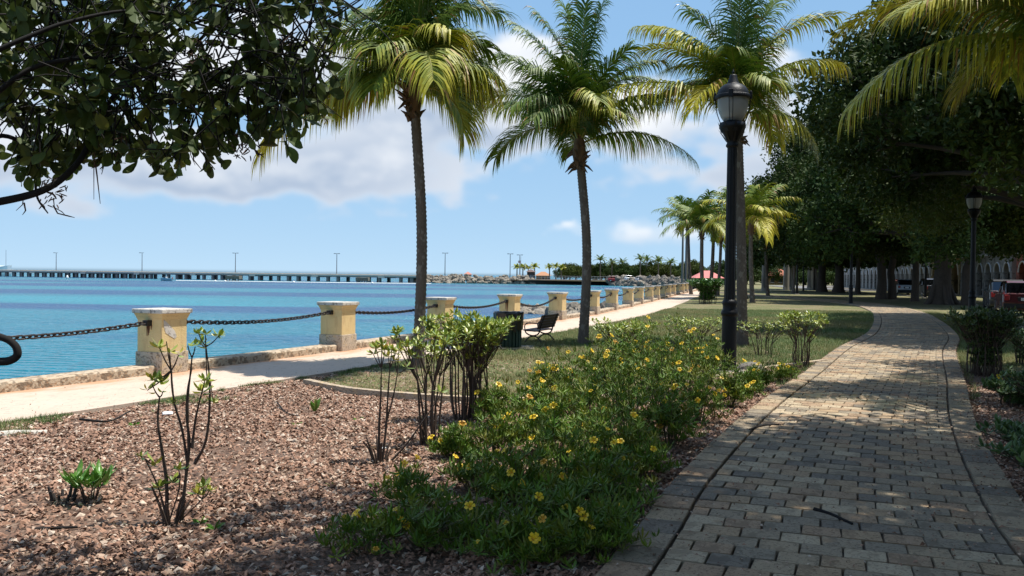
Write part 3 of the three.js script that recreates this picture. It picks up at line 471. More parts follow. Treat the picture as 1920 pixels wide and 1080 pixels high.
{
  const b1 = G(783, 694), d1 = -b1.z;
  palm({ seed: 11, base: b1, crown: At(776, 190, d1), bend: V(0.10, 0, 0), r0: 0.098, r1: 0.082, label: 'coconut palm growing beside the promenade, its trunk behind bare stemmed shrubs', extra: 7, awayOnly: true, len: 1.9, yel: 0.35, tips: [
    [560, 190, -0.5, 75, 0.66, { hang: 0.9, leaf: 1.25 }], [490, 285, 0.3, 85, 0.78, { hang: 0.9, leaf: 1.1 }], [940, 150, -0.3, 85, 0.5, { hang: 0.9 }], [600, 75, 0.4, 115, 0.45], [655, 130, -1.0, 120, 0.4], [690, 20, 0.6, 60, 0.1], [730, -60, 0.2, 30, 0.1], [770, -110, 0.3, 22, 0.05], [800, -70, -0.5, 40, 0.15], [912, 90, 0.3, 120, 0.08], [935, 25, 0.9, 110, 0.05], [922, 165, -0.2, 95, 0.62, { hang: 0.9 }], [868, 245, 0.3, 110, 0.6], [812, 150, -1.7, 115, 0.55], [700, 165, -1.2, 100, 0.42], [850, -40, 0.2, 45, 0.1], [690, -50, -0.3, 50, 0.12], [880, 190, 0.9, 100, 0.5], [845, 60, -1.0, 100, 0.55], [640, 200, 0.9, 100, 0.55], [705, 90, -1.2, 100, 0.35]] });
  const b2 = G(1093, 648), d2 = -b2.z;
  palm({ seed: 12, base: b2, crown: At(1086, 290, d2), bend: V(0.13, 0, 0), r0: 0.115, r1: 0.095, label: 'coconut palm standing on the lawn just past the benches', extra: 7, awayOnly: true, len: 2.1, yel: 0.15, tips: [
    [892, 205, 0, 85, 0.5, { hang: 0.9 }], [905, 185, 0.9, 80, 0.35], [925, 105, -0.3, 80, 0.06], [965, 45, 0.5, 55, 0.05], [1010, 30, 0.2, 45, 0.04], [1060, 15, 0.3, 25, 0.03], [1098, 5, -0.3, 18, 0.03], [1128, 12, 0.3, 22, 0.04], [1240, 115, 0.2, 85, 0.1], [1250, 180, -0.6, 80, 0.2, { hang: 0.9 }], [1225, 150, 0.9, 95, 0.15], [1302, 300, -0.2, 75, 0.42, { hang: 0.9 }], [960, 200, -1.6, 105, 0.05], [1000, 225, -1.7, 115, 0.03], [1125, 190, -1.8, 120, 0.45], [1170, 215, -1.2, 100, 0.4], [1180, 90, -0.6, 60, 0.08], [985, 130, -1.2, 80, 0.03], [1050, 110, -1.4, 80, 0.05]] });
  const b3 = G(1392, 652), d3 = -b3.z;
  palm({ seed: 13, base: b3, crown: At(1383, 238, d3), bend: V(0.02, 0, 0), r0: 0.13, r1: 0.10, label: 'coconut palm rising directly behind the tall lamp post', extra: 8, awayOnly: true, len: 2.4, yel: 0.4, tips: [
    [1080, 205, -0.8, 80, 0.8, { leaf: 1.3, hang: 1.0 }], [1195, 50, 0.3, 95, 0.7, { hang: 0.95 }], [1205, 95, -0.6, 100, 0.6], [1255, 130, 0.6, 105, 0.5], [1290, 20, 0.3, 60, 0.2], [1335, -60, 0.2, 35, 0.1], [1390, -70, -0.4, 25, 0.1], [1430, -55, 0.3, 35, 0.1], [1470, -10, 0.6, 60, 0.15], [1562, 30, 0, 85, 0.6], [1578, 120, 0.2, 90, 0.7, { hang: 0.9 }], [1530, 275, -0.1, 100, 0.62, { hang: 0.9 }], [1300, 205, -1.6, 115, 0.85], [1445, 150, -1.4, 105, 0.3], [1475, 170, 0.8, 90, 0.4], [1370, 90, -1.4, 80, 0.12], [1250, 175, 0.9, 95, 0.4]] });
  const c4 = At(1990, 120, 12.2), b4 = V(c4.x + 0.3, 0, c4.z - 0.2);
  palm({ seed: 14, base: b4, crown: c4, bend: V(0.15, 0, 0), r0: 0.15, r1: 0.115, label: 'coconut palm at the street side whose yellowing fronds hang over the path', extra: 9, len: 2.3, yel: 0.4, tips: [[1592, 205, 0.2, 80, 0.66, { leaf: 1.1, hang: 1.1 }], [1580, 55, 0.4, 85, 0.7, { leaf: 1.05 }], [1700, 20, -0.6, 80, 0.55], [1850, -110, 0.3, 40, 0.2], [1800, 170, 1.2, 90, 0.6]] });
  // palms farther along the promenade
  const far = [[1318, 562, 1316, 440, 9, 'green', 0.3], [1330, 560, 1338, 446, 8, 'g', 0.3], [1411, 569, 1408, 430, 10, 'y', 0.5], [1398, 562, 1388, 425, 9, 'y', 0.45], [1296, 553, 1290, 425, 8, 'g', 0.2], [1345, 555, 1352, 450, 7, 'g', 0.35], [1440, 556, 1436, 462, 7, 'y', 0.35], [1487, 551, 1490, 478, 6, 'y', 0.4]];
  far.forEach(([x, y, cx, cy, n, , yl], i) => { const b = G(x, y); palm({ seed: 40 + i, base: b, crown: At(cx, cy, -b.z), bend: V(0.05 * (i % 2 ? 1 : -1), 0, 0), r0: 0.16, r1: 0.12, label: 'coconut palm in the clump beyond the clipped hedge at the promenade', group: 'far clump of coconut palms', extra: 17, len: 3.1 + 0.3 * (i % 3), yel: yl, leafOpts: { pairs: 30, leaf: 1.25, width: 0.085, rachis: 0.04 } }); });
}

// ================================================================= BROADLEAF SHADE TREES
function clumpGeo(n, R, len, wid, seed) { const r = rng(seed), b = new MB(); for (let i = 0; i < n; i++) { const d = V(r() - 0.5, r() - 0.5, r() - 0.5).normalize(), p = d.clone().multiplyScalar(R * Math.cbrt(r())), t = V(r() - 0.5, r() - 0.65, r() - 0.5).normalize(), s = V().crossVectors(t, V(r() - 0.5, r(), r() - 0.5)).normalize(); const a = p.clone().addScaledVector(t, -len / 2), e = p.clone().addScaledVector(t, len / 2), m = p.clone().addScaledVector(V().crossVectors(s, t), len * 0.08); b.tri(a, m.clone().addScaledVector(s, wid / 2), e); b.tri(a, e, m.clone().addScaledVector(s, -wid / 2)); } return b.build(null, null); }
const barkTex = tex(256, 512, (u, v) => { const a = nz(u, v * 0.5, 14, 4, 741), b = nz(u, v, 40, 3, 751); return mix3([0.035, 0.027, 0.022], [0.11, 0.088, 0.072], a * 0.6 + b * 0.4); });
const mBark = std([1, 1, 1], 0.95, { map: rep(barkTex, 2, 0.5), bumpMap: rep(barkTex, 2, 0.5), bumpScale: 0.04 });
const mTree = leafMat([0.034, 0.060, 0.008], 0.26, 0.7, { specularIntensity: 0.35 }), mTree2 = leafMat([0.062, 0.088, 0.010], 0.3, 0.7, { specularIntensity: 0.35 }), mTree3 = leafMat([0.036, 0.070, 0.011], 0.26, 0.7, { specularIntensity: 0.35 });
const gClump = [clumpGeo(16, 0.42, 0.20, 0.10, 1), clumpGeo(16, 0.42, 0.18, 0.09, 2)], gClumpFar = clumpGeo(18, 0.75, 0.42, 0.26, 3);
function crownInstances(lobes, per, r, scale = 1, shell = 0.5) { const mats = [], cols = []; for (const [c, R, fl = 0.75] of lobes) { const n = Math.round(per * R * R); for (let i = 0; i < n; i++) { const d = V(r() - 0.5, r() - 0.5, r() - 0.5).normalize(), q = R * Math.pow(lerp(shell, 1.06, r()), 0.7); mats.push(T4(V(c.x + d.x * q, c.y + d.y * q * fl, c.z + d.z * q), E(r() * 6, r() * 6, r() * 6), scale * (0.7 + 0.7 * r()))); const k = 0.75 + 0.5 * r(); cols.push(new THREE.Color().setRGB(k * (1 + 0.25 * (r() - 0.3)), k, k * 0.9)); } } return [mats, cols]; }
function shadeTree(o) {
  const t = thing(o.name || 'shade_tree', o.base.clone(), o.label, 'tree', o.group || 'big shade trees along the street'), r = rng(o.seed), H = o.fork, tr = new MB();
  const n = 10, tp = [], rr = []; for (let i = 0; i <= n; i++) { const f = i / n; tp.push(V((noise3(i * 0.4, o.seed, 0) - 0.5) * o.r * 1.2 * f, f * H - 0.15 * (i === 0), (noise3(0, i * 0.4, o.seed) - 0.5) * o.r * 1.2 * f)); rr.push(o.r * (1 + (o.flare ?? 0.6) * Math.exp(-f * H / 0.5)) * lerp(1, 0.75, f)); }
  tr.tube(tp, rr, 12);
  if (o.buttress) for (let k = 0; k < 5; k++) { const a = k * 1.3 + 0.3; tr.tube([V(Math.cos(a) * o.r * 2.1, -0.1, Math.sin(a) * o.r * 2.1), V(Math.cos(a) * o.r * 1.4, 0.3, Math.sin(a) * o.r * 1.4), V(Math.cos(a) * o.r * 0.8, 1.3, Math.sin(a) * o.r * 0.8)], [o.r * 0.2, o.r * 0.32, o.r * 0.3], 6); }
  tr.build('trunk', mBark, t);
  const top = tp[n], lim = new MB(); for (const [c, R] of o.lobes) { const m = top.clone().lerp(c, 0.5).add(V((r() - 0.5) * R * 0.3, R * 0.15, (r() - 0.5) * R * 0.3)); lim.tube(curve([top.clone().add(V(0, -0.3, 0)), m, c], 8), [0.42, 0.36, 0.3, 0.25, 0.2, 0.16, 0.12, 0.09, 0.05].map(k => k * o.r * 1.3), 6); for (let k = 0; k < 4; k++) { const d = V(r() - 0.5, r() - 0.4, r() - 0.5).normalize(); lim.tube([m.clone().lerp(c, 0.6), c.clone().addScaledVector(d, R * 0.45), c.clone().addScaledVector(d, R * 0.9)], [0.11 * o.r, 0.07 * o.r, 0.02 * o.r], 5); } } lim.build('limbs', mBark, t);
  const [m, cc] = crownInstances(o.lobes, o.per || 46, r, o.scale || 1, o.shell ?? 0.5); instanced('crown', o.clump || gClump[o.seed % 2], o.mat || mTree, m, t, cc);
  return t;
}
const lobesAt = (seed, n, R, y0, y1, rr0, rr1, cx = 0, cz = 0) => { const r = rng(seed), L = []; for (let k = 0; k < n; k++) { const a = k * 2.4 + r() * 0.8, q = R * Math.sqrt((k + 0.4) / n), y = lerp(y0, y1, clamp(1 - Math.pow(q / R, 1.5) * 0.75 - 0.35 * r() + 0.1 * r())); L.push([V(cx + Math.cos(a) * q, y, cz + Math.sin(a) * q), lerp(rr0, rr1, r())]); } return L; };
// the tree whose shade lies over the near path and flower bed; its trunk stands to the street side
shadeTree({ seed: 3, base: V(10.2, 0, -2.6), r: 0.32, fork: 4.4, lobes: [...lobesAt(31, 62, 6.0, 6.4, 9.6, 1.3, 2.0, -2.3, -1.4), ...lobesAt(32, 14, 3.2, 5.2, 8, 1.1, 1.7, 1.6, -8.2), ...lobesAt(34, 7, 1.6, 5.6, 7.5, 1.0, 1.4, 0.2, -12.4), ...lobesAt(33, 10, 3.0, 5.6, 8, 1.1, 1.6, 2.2, -3.5)], per: 60, shell: 0.1, label: 'broad tree spreading its shade over the near brick path and flowers' });
shadeTree({ seed: 17, base: V(7.5, 0, 5.5), r: 0.34, fork: 4.2, lobes: lobesAt(171, 34, 6.0, 5.6, 10, 1.5, 2.2), per: 36, shell: 0.2, label: 'broad street side tree behind the viewpoint shading the near path' });
shadeTree({ seed: 18, base: V(16.5, 0, -9.5), r: 0.34, fork: 3.6, lobes: lobesAt(181, 30, 4.6, 3.6, 9.5, 1.4, 2.1), per: 40, shell: 0.2, label: 'street side tree standing past the understory shrubs, across from the flowers' });
// the tree shading the bend of the path
shadeTree({ seed: 4, base: V(17.6, 0, -26.5), r: 0.36, fork: 4.5, lobes: lobesAt(41, 34, 6.3, 5.2, 12.5, 1.5, 2.3, -1.7, 0.6), per: 58, shell: 0.3, label: 'broad dark shade tree hanging over the bend of the brick path' });
shadeTree({ seed: 5, base: V(21.5, 0, -33.5), r: 0.4, fork: 4.2, lobes: lobesAt(43, 34, 6.6, 4.4, 14, 1.7, 2.5, 0.5, 0), per: 52, mat: mTree2, label: 'leafy street tree with yellow green crown above the parked red car' });
shadeTree({ seed: 16, base: V(16.2, 0, -20.5), r: 0.3, fork: 3.4, lobes: lobesAt(161, 26, 4.3, 4.2, 9.5, 1.1, 1.8, 0.3, -0.3), per: 62, scale: 0.9, shell: 0.35, mat: mTree2, label: 'leafy shade tree with low hanging boughs across the path from the palms' });
{ const b = G(1764, 572); shadeTree({ seed: 6, base: b, r: 0.58, fork: 4.6, buttress: true, lobes: [...lobesAt(45, 36, 8.6, 4.6, 18, 2.0, 3.0), ...lobesAt(46, 12, 8.6, 4.0, 7.0, 1.6, 2.2)], per: 38, scale: 1.25, mat: mTree3, label: 'huge old shade tree with thick buttressed trunk at the street edge' }); }
{ const b = G(1652, 562); shadeTree({ seed: 7, base: b, r: 0.38, fork: 4.6, flare: 0.4, lobes: [...lobesAt(47, 34, 9, 5.0, 17, 2.2, 3.2), ...lobesAt(48, 14, 9.5, 4.2, 7.5, 1.8, 2.4)], per: 28, scale: 1.5, mat: mTree, label: 'dark trunked shade tree on the grass beyond the path bend' }); }
{ const b = G(1715, 566); shadeTree({ seed: 8, base: b, r: 0.27, fork: 4.4, flare: 0.25, lobes: lobesAt(49, 10, 3.6, 4.4, 9, 1.4, 2.0), per: 30, scale: 1.3, mat: mTree2, label: 'slim pale trunked tree beside the huge buttressed tree' }); }
{ const b = G(1672, 562); shadeTree({ seed: 9, base: b, r: 0.32, fork: 4.2, flare: 0.4, lobes: lobesAt(50, 8, 3.2, 4.2, 8, 1.4, 2.0), per: 28, scale: 1.4, mat: mTree, label: 'medium leaning tree with brown trunk near the street kerb' }); }
{ const b = G(1812, 574); shadeTree({ seed: 10, base: b, r: 0.30, fork: 4.0, flare: 0.4, lobes: lobesAt(52, 12, 4.2, 4.6, 9, 1.5, 2.2, 1, 0), per: 30, scale: 1.2, mat: mTree2, label: 'small trunked street tree directly behind the hedge side lamp post' }); }
[[1541, 548, 0.5, 21], [1572, 549, 0.55, 22], [1608, 552, 0.25, 23], [1520, 543, 0.42, 24]].forEach(([x, y, r, s]) => { const b = G(x, y); shadeTree({ seed: s, base: b, r, fork: 5, lobes: [...lobesAt(s + 40, 24, 8, 5, 17, 2.4, 3.4), ...lobesAt(s + 90, 10, 8, 4.5, 7, 2, 2.6)], per: 16, scale: 1.0, clump: gClumpFar, mat: s % 2 ? mTree : mTree3, label: 'tall dense dark shade tree in the far row along the street', group: 'far row of shade trees' }); });
// royal palms with smooth grey columns
{
  const mRoyal = std([0.42, 0.40, 0.37], 0.85, { map: rep(capTex, 0.6, 0.2) });
  [[1434, 546, 5.5], [1474, 544, 6], [1482, 543, 6.2], [1519, 544, 6], [1527, 543, 6], [1286, 540, 9], [1279, 538, 9]].forEach(([x, y, h], i) => {
    const b = G(x, y), p = thing('royal_palm', b, i < 5 ? 'royal palm with smooth pale grey column trunk beyond the lawn' : 'slender tall royal palm rising behind the end of the promenade', 'palm tree', i < 5 ? 'royal palms beyond the lawn' : 'royal palms at the promenade end'), r0 = i < 5 ? 0.42 : 0.2;
    mesh('trunk', lathe([[r0 * 1.15, -0.1], [r0, 0.5], [r0 * 0.95, h * 0.4], [r0 * 0.75, h], [0, h + 0.02]], 14), mRoyal, p);
    mesh('crownshaft', lathe([[r0 * 0.74, h], [r0 * 0.66, h + 0.8], [0.08, h + 1.5]], 10), std([0.09, 0.16, 0.04], 0.6), p);
    const r = rng(90 + i); for (let k = 0; k < 12; k++) { const e = lerp(1.2, -0.2, k / 12), a = k * 2.4, L = 2.9; const m = mesh('frond', frondGeo(V(Math.cos(a) * Math.cos(e), Math.sin(e), Math.sin(a) * Math.cos(e)).multiplyScalar(L), lerp(0.6, 1.8, k / 12), 0.08 + 0.15 * r(), 900 + i * 20 + k, { pairs: 22, leaf: 0.8, width: 0.085, rachis: 0.05 }), mFrond, p); m.position.set(0, h + 1.3, 0); }
  });
}

// ================================================================= OVERHANGING TREE BY THE SEA
const mLeafBig = leafMat([0.058, 0.092, 0.016], 0.32, 0.6, { specularIntensity: 0.5 }), mLeafBig2 = leafMat([0.115, 0.135, 0.02], 0.42, 0.6, { specularIntensity: 0.5 }), mTwig = std([0.055, 0.042, 0.035], 0.9, { map: rep(barkTex, 1, 2) });
function leafGeo(len, wid, fold = 0.12, curl = 0.15, n = 4) {  // obovate blade along +y, folded at the midrib
  const b = new MB(), prof = t => wid / 2 * Math.pow(Math.sin(Math.PI * Math.pow(t, 1.25) * 0.97 + 0.03), 0.75) * (t >= 1 ? 0 : 1), P = (t, s) => V(s * prof(t), t * len, -curl * len * t * t + Math.abs(s) * fold * prof(t) * 2);
  for (let i = 0; i < n; i++) { const t0 = i / n, t1 = (i + 1) / n; for (const s of [-1, 1]) { const a = P(t0, 0), c = P(t1, 0), d = P(t1, s), e = P(t0, s); if (i === 0) b.tri(a, s > 0 ? d : c, s > 0 ? c : d); else if (i === n - 1) b.tri(a, s > 0 ? e : c, s > 0 ? c : e); else s > 0 ? b.quad(a, e, d, c) : b.quad(a, c, d, e); } }
  return b.build(null, null);
}
{
  const base = V(-4.6, 0, -3.4), t = thing('seaside_tree', base, 'dark leafy broadleaf tree overhanging the bed, branches sweeping in from the sea side', 'tree'), r = rng(1201), L = p => p.clone().sub(base);
  const limb = (name, px, rad, seg = 7) => { const pts = curve(px.map(([x, y, d]) => L(At(x, y, d))), px.length * 5); const n = pts.length - 1; mesh(name, new MB().tube(pts, pts.map((_, i) => lerp(rad[0], rad[1], i / n)), seg).build(null, null), mTwig, t); };
  const fork = V(0.1, 1.9, 0);
  mesh('trunk', new MB().tube(curve([V(0, -0.15, 0), V(-0.06, 0.8, 0.05), V(0.05, 1.5, 0), fork, V(-0.1, 2.7, -0.2)], 20), Array.from({ length: 21 }, (_, i) => lerp(0.2, 0.11, i / 20)), 10).build(null, null), mTwig, t);
  const F0 = fork.clone().add(base), fk = (y = 0) => { const q = F0.clone().add(V(0, y, 0)); return q; };
  const limbW = (name, pts, r0, r1) => { const c = curve(pts.map(L), pts.length * 6), n = c.length - 1; mesh(name, new MB().tube(c, c.map((_, i) => lerp(r0, r1, i / n)), 7).build(null, null), mTwig, t); };
  limbW('limb', [fk(0), At(-250, 400, 3.5), At(0, 378, 3.7), At(95, 350, 3.75), At(150, 300, 3.8), At(180, 235, 3.9), At(235, 150, 4), At(330, 60, 4.1), At(480, 10, 4.2)], 0.021, 0.005);
  limbW('limb', [fk(0.1), At(-200, 330, 3.4), At(-20, 185, 3.5), At(60, 128, 3.55), At(130, 112, 3.6), At(210, 108, 3.7), At(330, 120, 3.9), At(450, 150, 4.1)], 0.014, 0.004);
  limbW('limb', [fk(0.4), At(-150, 160, 3.3), At(0, 92, 3.35), At(70, 62, 3.4), At(125, 42, 3.45), At(260, 20, 3.6), At(420, 60, 3.8), At(560, 110, 4.0)], 0.013, 0.003);
  limbW('limb', [fk(0.5), At(-100, 20, 3.6), At(150, -60, 3.8), At(360, 0, 4.0), At(480, 30, 4.1), At(570, 90, 4.2), At(600, 180, 4.2)], 0.015, 0.003);
  limbW('limb', [fk(0.2), At(-120, 300, 3.9), At(10, 255, 4.1), At(60, 290, 4.2), At(70, 370, 4.2), At(90, 400, 4.2)], 0.016, 0.003);
  limbW('limb', [fk(0.6), At(-100, -80, 4.2), At(200, -150, 4.8), At(500, -150, 5.0), At(720, -130, 5.0)], 0.05, 0.008);
  limbW('low_limb', [V(-4.6, 0.9, -3.4), At(-420, 700, 3.2), At(-120, 690, 3.0), At(-20, 678, 2.9), At(18, 676, 2.9), At(32, 667, 2.9), At(31, 652, 2.9), At(20, 640, 2.9), At(2, 632, 2.9), At(-60, 618, 2.95)], 0.016, 0.011);
  // twigs carrying leaves
  const lower = x => along([[270, -600], [280, 0], [290, 60], [285, 130], [262, 190], [292, 330], [285, 360], [262, 400], [225, 450], [235, 520], [190, 590], [120, 615], [50, 625], [-200, 640]], x);
  const gl = [leafGeo(0.094, 0.058, 0.12, 0.15, 6), leafGeo(0.084, 0.05, 0.2, 0.3, 6), leafGeo(0.102, 0.06, 0.08, 0.05, 6)];
  const all = [], tw = new MB();
  const spot = (x, y, d, k, up) => {
    const p = At(x, y, d), dir = V(r() - 0.5, up + (r() - 0.5) * 0.8, r() - 0.5).normalize(), q = p.clone().addScaledVector(dir, 0.10 + 0.08 * r());
    tw.tube([L(p.clone().addScaledVector(dir, -0.12)), L(p), L(q)], [0.004, 0.003, 0.002], 4, false);
    for (let i = 0; i < k; i++) { const at = p.clone().lerp(q, (i + 0.5) / k), ax = V(r() - 0.5, r() * 0.7 - 0.45, r() - 0.5).normalize().addScaledVector(dir, 0.6).normalize(); const m = T4(L(at), alongY(ax).multiply(E(0, r() * 6.28, 0)), 0.48 + 0.46 * r()); all.push([m, d, Math.floor(r() * 3), r(), x > -10 && x < 640 && y > -10]); }
  };
  for (let k = 0; k < 680; k++) { let x = -30 + 650 * r(), lo = lower(x), y = lo - Math.pow(r(), 0.9) * (lo + 60); const hole = fbm3(x * 0.012, y * 0.012, 7, 3); if (hole < 0.40 && r() < 0.75) { continue; } spot(x, y, 3.5 + 1.0 * r(), 4 + Math.floor(r() * 4), -0.3); }
  for (let k = 0; k < 90; k++) { const x = 20 + 590 * r(); spot(x, lower(x) - 14 - 40 * r(), 3.6 + 0.8 * r(), 3 + Math.floor(r() * 3), -0.8); }
  for (let k = 0; k < 240; k++) spot(-600 + 1150 * r(), -330 + 330 * r(), 3.0 + 1.8 * r(), 6, -0.1);
  for (let k = 0; k < 230; k++) { const x = -150 + 900 * Math.pow(r(), 1.3); spot(x, -280 + 230 * r(), 4.5 + 1.3 * r() * (1 - Math.max(0, x) / 1100), 7, -0.1); }
  for (let k = 0; k < 120; k++) spot(-560 + 540 * r(), -100 + 400 * r(), 3.0 + 1.6 * r(), 6, -0.1);
  for (let k = 0; k < 260; k++) { const x = 640 * r(), p = At(x, lower(x) * 0.72 * r(), 3.6 + 0.8 * r()), d = V(r() - 0.4, r() - 0.5, r() - 0.5).normalize(), l = 0.12 + 0.3 * r(); tw.tube([L(p), L(p.clone().addScaledVector(d, l * 0.5).add(V(0, 0.02 * r(), 0.02))), L(p.clone().addScaledVector(d, l).add(V(0, -0.04 * r(), 0)))], [0.0045, 0.003, 0.0015], 4, false); }
  tw.build('twigs', mTwig, t).userData.kind = 'stuff';
  const vis = all.filter(a => a[4]).sort((a, b) => a[1] - b[1]), near = vis.slice(0, 300), rest = all.filter(a => !a[4]).concat(vis.slice(300));
  for (const [m, , g, c] of near) { const q = mesh('leaf', gl[g], c < 0.75 ? mLeafBig : mLeafBig2, t); m.decompose(q.position, q.quaternion, q.scale); }
  const lf = rest.map(a => a[0]); instanced('foliage', gl[0], mLeafBig, lf, t, rest.map(a => { const k = 0.7 + 0.6 * a[3]; return new THREE.Color().setRGB(k * 1.1, k, k); }));
  // dry flower sprays and bare hanging twigs
  const sp = new MB(); for (const [x, y, n] of [[460, 268, 60], [100, 360, 44], [210, 285, 34], [430, 262, 16], [520, 80, 60], [380, 100, 30]]) for (let k = 0; k < n; k++) { const p = L(At(x + (r() - 0.5) * 50, y + (r() - 0.5) * 50, 3.9 + 0.2 * r())), d = V(r() - 0.5, r() - 0.7, r() - 0.5).normalize(); sp.tube([p, p.clone().addScaledVector(d, 0.02), p.clone().addScaledVector(d, 0.035).add(V(0.006 * (r() - 0.5), 0, 0.006))], [0.0022, 0.003, 0.0015], 4, false); }
  for (const pts of [[[178, 300], [182, 330], [188, 382]], [[100, 385], [108, 400], [128, 405], [140, 408]], [[45, 380], [48, 395], [42, 403]], [[362, 262], [363, 300], [378, 318]], [[215, 262], [235, 255], [240, 285]]]) sp.tube(pts.map(([x, y]) => L(At(x, y, 3.9))), [0.004, 0.003, 0.0012], 4, false).tube(pts.map(([x, y], i) => L(At(x - 6 * i, y - 14 + i * 3, 3.85))), [0.0025, 0.002, 0.001], 4, false);
  sp.build('dry_flower_sprays', std([0.10, 0.06, 0.045], 0.95), t).userData.kind = 'stuff';
}

// ================================================================= SHRUBS OF THE BED
const mShrubLeaf = leafMat([0.30, 0.37, 0.045], 0.35, 0.42), mShrubLeaf2 = leafMat([0.15, 0.225, 0.035], 0.3, 0.42), mShrubOld = leafMat([0.48, 0.45, 0.07], 0.35, 0.42), mStem = std([0.8, 0.68, 0.6], 0.9, { map: rep(barkTex, 1, 3) });
const gShrubLeaf = [leafGeo(0.075, 0.030, 0.15, 0.2), leafGeo(0.065, 0.028, 0.25, 0.35), leafGeo(0.085, 0.032, 0.1, 0.1)];
function rosette(out, p, n, r, size, axis = UPV) { for (let i = 0; i < n; i++) { const a = i * 2.4 + r(), e = lerp(-0.15, 1.0, i / n) + (r() - 0.5) * 0.35, d = V(Math.cos(a) * Math.cos(e), Math.sin(e), Math.sin(a) * Math.cos(e)); d.applyQuaternion(alongY(axis)); out.push([T4(p.clone().addScaledVector(axis, (r() - 0.5) * 0.02), alongY(d).multiply(E(0, Math.PI / 2 - a + (r() - 0.5), 0)), size * (0.7 + 0.5 * r())), Math.floor(r() * 3), r()]); } }
function shrub(o) {
  const b = o.base, S = thing(o.name || 'shrub', b.clone(), o.label, 'shrub', o.group), r = rng(o.seed), leaves = [];
  const stem = (pts, r0, r1) => { const c = curve(pts, pts.length * 3), n = c.length - 1; mesh('stem', new MB().tube(c, c.map((_, i) => lerp(r0, r1, i / n) * (0.9 + 0.2 * noise3(i, o.seed, 1))), 6).build(null, null), mStem, S); };
  for (const st of o.stems || []) { const pts = st.pts.map(([x, y, dz = 0]) => At(x, y, -b.z + dz).sub(b)); stem(pts, st.r || 0.012, 0.004); const e = pts[pts.length - 1]; for (const [x, y, n, dz = 0] of st.ros || []) { const p = At(x, y, -b.z + dz).sub(b); stem([e.clone().lerp(p, 0.02), e.clone().lerp(p, 0.5).add(V(0, -0.01, 0)), p], 0.005, 0.003); rosette(leaves, p, n, r, o.leaf || 1); } }
  for (let k = 0; k < (o.n || 0); k++) {
    const a = k * 2.4 + r(), q = Math.sqrt((k + 0.5) / o.n), top = V(Math.cos(a) * o.spread * q * (o.wx || 1), o.h * (0.85 + 0.15 * r()), Math.sin(a) * o.spread * q), f = 0.45 + 0.25 * r(), sf = Math.max(f * 0.8, (o.stool || 0) * 1.15), fk = V(top.x * sf, top.y * f, top.z * sf);
    const bs = o.stool || 0.12; stem([V(top.x * bs + Math.cos(a) * 0.04, -0.03, top.z * bs + Math.sin(a) * 0.04), V(top.x * lerp(bs, 1, 0.25) + (r() - 0.5) * 0.07, top.y * 0.25, top.z * lerp(bs, 1, 0.25) + (r() - 0.5) * 0.07), fk], (o.rad || 0.012) * (0.8 + 0.4 * r()), 0.007);
    if (o.skirt) for (const q of [0.45, 0.7, 0.95]) rosette(leaves, V(fk.x * lerp(0.6, 1, q), fk.y * q, fk.z * lerp(0.6, 1, q)), 7, r, o.leaf || 1);
    const nb = o.forks || 3; for (let i = 0; i < nb; i++) { const e = top.clone().add(V((r() - 0.5) * o.spread * 0.75, (r() - 0.7) * o.h * 0.12, (r() - 0.5) * o.spread * 0.75)), m = fk.clone().lerp(e, 0.55).add(V((r() - 0.5) * 0.05, 0, (r() - 0.5) * 0.05)); stem([fk, m, e], 0.006, 0.003); rosette(leaves, e, o.ros || 8, r, o.leaf || 1); if (r() < (o.mid ?? 0.6)) rosette(leaves, fk.clone().lerp(e, 0.75), Math.round((o.ros || 8) * 0.6), r, (o.leaf || 1) * 0.9); if (o.low && r() < o.low) rosette(leaves, fk.clone().lerp(e, 0.3), 5, r, (o.leaf || 1) * 0.8); }
  }
  if (o.stubs) for (let k = 0; k < o.stubs; k++) { const a = r() * 6.28, l = 0.10 + 0.16 * r(); stem([V(Math.cos(a) * 0.03, -0.02, Math.sin(a) * 0.03), V(Math.cos(a) * 0.08, l * 0.6, Math.sin(a) * 0.08), V(Math.cos(a) * 0.12, l, Math.sin(a) * 0.12)], 0.010, 0.005); }
  const cap = o.individual ?? 250, rest = [];
  const mats = o.mats || [mShrubLeaf, mShrubLeaf2, mShrubOld];
  leaves.forEach(([m, g, c], i) => { if (i < cap) { const q = mesh('leaf', gShrubLeaf[g], c < 0.55 ? mats[0] : c < 0.85 ? mats[1] : mats[2], S); m.decompose(q.position, q.quaternion, q.scale); } else rest.push([m, c]); });
  if (rest.length) instanced('foliage', gShrubLeaf[0], mats[0], rest.map(q => q[0]), S, rest.map(([, c]) => c < 0.5 ? new THREE.Color(1, 1, 1) : c < 0.85 ? new THREE.Color().setRGB(0.55, 0.68, 0.8) : new THREE.Color().setRGB(1.5, 1.25, 1.1)));
  return S;
}
